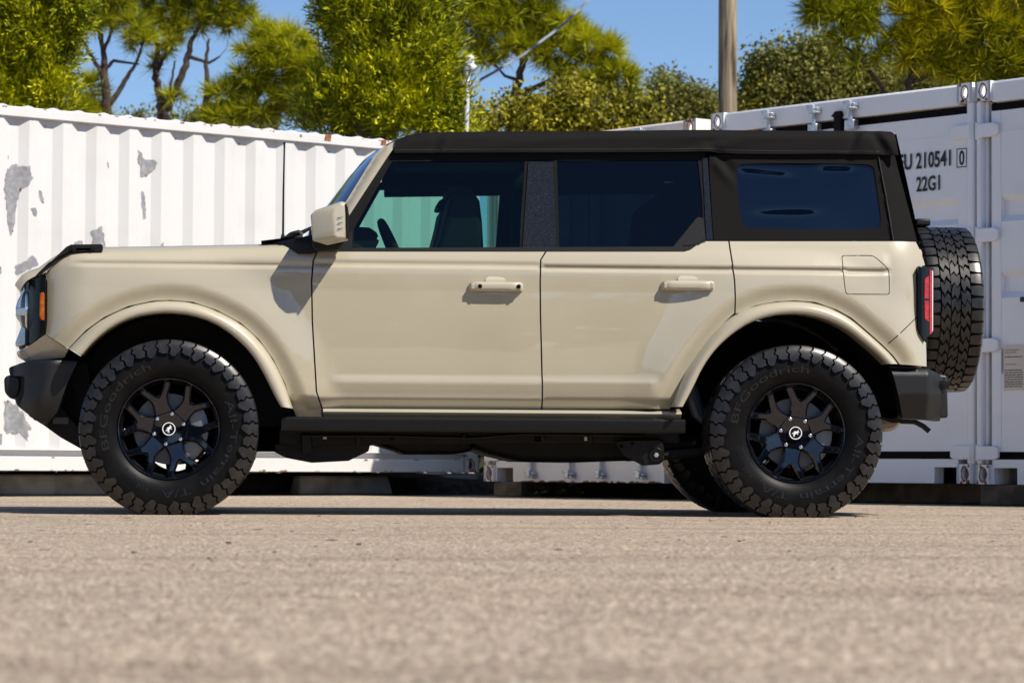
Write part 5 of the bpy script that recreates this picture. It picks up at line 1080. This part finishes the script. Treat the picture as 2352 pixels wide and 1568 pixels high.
# ---- wheels
RT_ = .417
prof = [(.200, .03), (.216, -.100), (.226, -.108), (.238, -.122), (.262, -.139), (.298, -.1475), (.330, -.1475), (.352, -.1440), (.372, -.139), (.390, -.132), (.402, -.122), (.4045, -.10), (.4055, 0)]
def side_w(r): q = [(a, b) for a, b in prof[1:11]]; return np.interp(r, [a for a, b in q], [b for a, b in q])
rr = np.random.default_rng(9)
def make_wheel(parent, loc, rz, spin, letters=True, first=None):
    w = empty('wheel', loc, rz); w.parent = parent; w.matrix_parent_inverse = Matrix.Translation(-Vector(parent.location)); w.rotation_euler = (0, 0, rz)
    if first is not None:
        for ch in first.children:
            c = ch.copy(); COL.objects.link(c); c.parent = w; c.rotation_euler = (0, -spin, 0) if ch.name.split('.')[0] != 'brake_caliper' else (0, 0, 0)
        return w
    full = prof+[(r, -y) for r, y in prof[-2::-1]]
    mb = MB(); mb.lathe(full, 120); ty = obj('tyre', mb, M_rubber, w, angle=60)
    N = 42; mb = MB()
    def pol(r, a, y): return (r*math.cos(a), y, r*math.sin(a))
    for s in (-1, 1):
        for k in range(N):
            p = 2*math.pi/N; a0 = p*k+(0 if s < 0 else p*.4); long_ = k % 2 == 0
            rows = [(.4165, -.44, .40, -.120), (.4130, -.44, .40, -.133), (.402, -.46, .38, -.1415), (.388, -.24, .60, -.1480), (.374, -.48, .36, -.1520), (.360, -.34, .44, -.1555)]+([(.346, -.14, .44, -.1575), (.337, -.02, .26, -.1580)] if long_ else [(.350, -.40, .10, -.1570)])
            top = [[pol(r, a0+al*p, s*-y) for al in (l, (l+h)/2, h)] for r, l, h, y in rows]
            # inner end of the shoulder block, on the tread
            inn = [[pol(.4170, a0+al*p, s*.078) for al in (-.34, .0, .30)], [pol(.4172, a0+al*p, s*.098) for al in (-.42, -.02, .38)]]
            G = inn+top; mb.grid(G)
            edge = [g[0] for g in G]+[g[1] for g in G[-1:]]+[g[2] for g in G[::-1]]+[G[0][1]]
            low = []
            for q in edge:
                r = math.hypot(q[0], q[2]); f = (r-.012)/r if r > .405 else 1; yy = q[1] if r > .405 else math.copysign(abs(q[1])-.020, q[1])
                low.append((q[0]*f, yy, q[2]*f))
            n = len(edge); mb.add(edge+low, [(i, (i+1) % n, (i+1) % n+n, i+n) for i in range(n)])
    for row, yc in enumerate((-.050, 0.0, .050)):
        for k in range(N):
            p = 2*math.pi/N; a0 = p*(k+(.5, .1, .7)[row]); t = .018 if row != 1 else .017; sh = (.22 if row % 2 else -.22)
            j = rr.uniform(-.05, .05)
            G = [[pol(.4178, a0+(al+o+j+rr.uniform(-.09, .09))*p, yc+dy+rr.uniform(-.003, .003)) for al in (-.37, 0, .37)] for dy, o in ((-t*1.25, -sh*.6), (-t*.35, sh), (t*.35, -sh), (t*1.25, sh*.6))]
            mb.grid(G); edge = [g[0] for g in G]+[G[-1][1]]+[g[2] for g in G[::-1]]+[G[0][1]]; low = [(q[0]*.971, q[1], q[2]*.971) for q in edge]; n = len(edge)
            mb.add(edge+low, [(i, (i+1) % n, (i+1) % n+n, i+n) for i in range(n)])
    obj('tread', mb, M_tread, w, angle=25, bevel=.0022, seg=1)
    # raised writing on the sidewall (outer face looks towards -y; angles run as seen from there)
    mb = MB()
    for body, a_start, arc, r0, hgt in (('BFGoodrich', 199, 92, .286, .034), ('All-Terrain', 27, 86, .286, .034), ('T/A', -70, 26, .286, .034), ('LT285/70R17  121/118R', 262, 40, .262, .010), ('KO2', -108, 11, .290, .020)):
        v, f = text_mesh(body, 1.0); mn, mx = v.min(0), v.max(0); out = []
        for q in v:
            a = R(a_start-arc*(q[0]-mn[0])/(mx[0]-mn[0])); r = r0+hgt*(q[1])/.70; out.append((r*math.cos(a), float(side_w(r))-.0016, r*math.sin(a)))
        mb.add(out, f)
    tx = obj('sidewall_lettering', mb, M_rubtxt, w, angle=60, recalc=False)
    # fine raised rings
    # rim
    mb = MB(); mb.lathe([(.238, -.117), (.2385, -.124), (.234, -.128), (.229, -.124), (.224, -.112), (.215, -.085), (.205, -.03), (.200, .08), (.212, .12)], 96); obj('rim', mb, M_rim, w, angle=40)
    def spoke_solid(poly, yf, yb, ch, mb):
        q = np.array(poly); c = q.mean(0); n = len(q); t_ = np.roll(q, -1, 0)-np.roll(q, 1, 0); t_ /= np.linalg.norm(t_, axis=1)[:, None]; ar = sum(q[i][0]*q[(i+1) % n][1]-q[(i+1) % n][0]*q[i][1] for i in range(n)); nr = np.stack([t_[:, 1], -t_[:, 0]], 1)*(1 if ar > 0 else -1)
        return q, q-nr*ch
    mb = MB()
    for k in range(6):
        a = R(109+60*k); ca, sa = math.cos(a), math.sin(a); Rr = .232
        half = [(.30, .165), (.40, .176), (.50, .165), (.60, .170), (.68, .215), (.82, .310), (.91, .362), (.985, .392)]
        half_in = [(.985, .250), (.93, .220), (.80, .128), (.70, .045), (.66, 0)]
        poly = half+half_in+[(x, -y) for x, y in half_in[-2::-1]]+[(x, -y) for x, y in half[::-1]]
        P = np.array(poly)*Rr; n = len(P)
        depth = lambda r: np.interp(r, [.05, .09, .13, .17, .21, .235], [-.104, -.108, -.114, -.119, -.121, -.121])
        t_ = np.roll(P, -1, 0)-np.roll(P, 1, 0); t_ /= np.linalg.norm(t_, axis=1)[:, None]; ar = sum(P[i][0]*P[(i+1) % n][1]-P[(i+1) % n][0]*P[i][1] for i in range(n)); nr = np.stack([t_[:, 1], -t_[:, 0]], 1)*(1 if ar > 0 else -1)
        I = P-nr*.0075; V, T = fill([I], .02)
        def tf(q, y): return (q[0]*ca-q[1]*sa, y, q[0]*sa+q[1]*ca)
        rad = lambda q: math.hypot(q[0], q[1])
        mb.add([tf(q, float(depth(rad(q)))) for q in V], T)
        A = [tf(q, float(depth(rad(q)))) for q in I]; B = [tf(q, float(depth(rad(q)))+.007) for q in P]; C_ = [tf(q, float(depth(rad(q)))+.038) for q in P-nr*-.003]
        for U, V2 in ((A, B), (B, C_)): mb.add(U+V2, [(i, (i+1) % n, (i+1) % n+n, i+n) for i in range(n)])
    mb.lathe([(.0, -.102), (.045, -.102), (.062, -.1035), (.086, -.1035), (.092, -.096), (.094, -.03)], 48)
    obj('spokes', mb, M_rim, w, angle=30)
    for k in range(6):
        a = R(79+60*k); c = (.0715*math.cos(a), -.107, .0715*math.sin(a)); mb = MB(); mb.lathe([(0, -.012), (.006, -.011), (.0095, -.008), (.0105, 0), (.0105, .01), (.013, .012)], 6, c); obj('lug_nut', mb, M_nut, w, angle=35)
    mb = MB(); mb.lathe([(0, -.112), (.031, -.112), (.034, -.109), (.035, -.10)], 40); cap = obj('centre_cap', mb, M_gloss, w)
    mb = MB(); mb.lathe([(.0265, -.1128), (.0265, -.1136), (.0305, -.1136), (.0305, -.1128)], 48)
    horse = [(-.16, -.08), (-.42, -.10), (-.60, -.36), (-.52, -.46), (-.36, -.30), (-.22, -.36), (-.20, -.70), (-.10, -.74), (-.06, -.40), (.00, -.76), (.12, -.76), (.04, -.30), (.12, -.10), (.34, .02), (.52, -.12), (.60, -.04), (.38, .16), (.44, .34), (.60, .42), (.50, .50), (.34, .50), (.28, .74), (.16, .76), (.20, .52), (.08, .44), (-.10, .30), (-.30, .26), (-.44, .10), (-.34, .04)]
    V, T = fill([np.array(horse)*.0245], .02); mb.add([(a, -.1134, b) for a, b in V], T); obj('emblem', mb, M_emb, w)
    mb = MB(); mb.lathe([(.075, -.060), (.165, -.060), (.165, -.035), (.075, -.035)], 64); mb.lathe([(0, -.075), (.075, -.075), (.080, -.05), (.08, .05)], 40); obj('brake_disc', mb, M_disc, w, angle=30)
    mb = MB(); P = []
    for a in np.linspace(-.95, .55, 14): P.append([(r*math.cos(a), y, r*math.sin(a)) for r, y in ((.105, -.03), (.105, -.080), (.150, -.085), (.182, -.075), (.182, -.02))])
    mb.grid(P); obj('brake_caliper', mb, mat('caliper_iron', (.16, .17, .19), .4, metal=.5), w, angle=40)
    for ch in w.children:
        if ch.name.split('.')[0] != 'brake_caliper': ch.rotation_euler = (0, -spin, 0)
    return w
w1 = make_wheel(car, (0, .165, .399), 0, 0)
w2 = make_wheel(car, (2.949, .165, .399), 0, R(-28), first=w1)
w3 = make_wheel(car, (0, CY2-.165, .399), math.pi, R(11), first=w1)
w4 = make_wheel(car, (2.949, CY2-.165, .399), math.pi, R(47), first=w1)
sx_, sz_ = W(2153, 711, .97); w5 = make_wheel(car, (sx_, .97, sz_), math.pi/2, R(7), first=w1); w5.name = 'spare_wheel'
mb = MB(); mb.lathe([(0, 0), (.10, 0), (.10, .16), (0, .16)], 20); mb.v = [(sx_-.22+y, .97+a, sz_+b) for a, y, b in mb.v]; obj('spare_carrier', mb, M_satin, car)
mb = MB(); a = W(2095, 505, .97); b = W(2129, 522, .97); mb.box(a[0], b[0], .88, 1.06, b[1], a[1]); obj('brake_light_housing', mb, M_trim, car, bevel=.01)

# ---- the far side is the near one mirrored
def mirrored(o, parent):
    c = o.copy(); COL.objects.link(c); c.parent = parent
    if parent is car: c.scale = (1, -1, 1); c.location = (0, CY2, 0); c.matrix_parent_inverse = o.matrix_parent_inverse.copy()
    else: c.matrix_parent_inverse = Matrix.Identity(4)
    for ch in list(o.children): mirrored(ch, c)
    return c
for o in PANELS:
    if o.parent is car: mirrored(o, car)
m2 = mr.copy(); COL.objects.link(m2); m2.parent = car; m2.matrix_parent_inverse = mr.matrix_parent_inverse.copy(); m2.scale = (1, -1, 1); m2.location = (0, CY2, 0)
for ch in list(mr.children):
    c = ch.copy(); COL.objects.link(c); c.parent = m2
# fit the frame-side roof lining
mb = MB(); rows = [[(x, .24+(CY2-.48)*f, z-.03) for f in (0, .5, 1)] for x, z in RT[1:]]
mb.grid(rows); obj('headliner', mb, M_cabin, car)
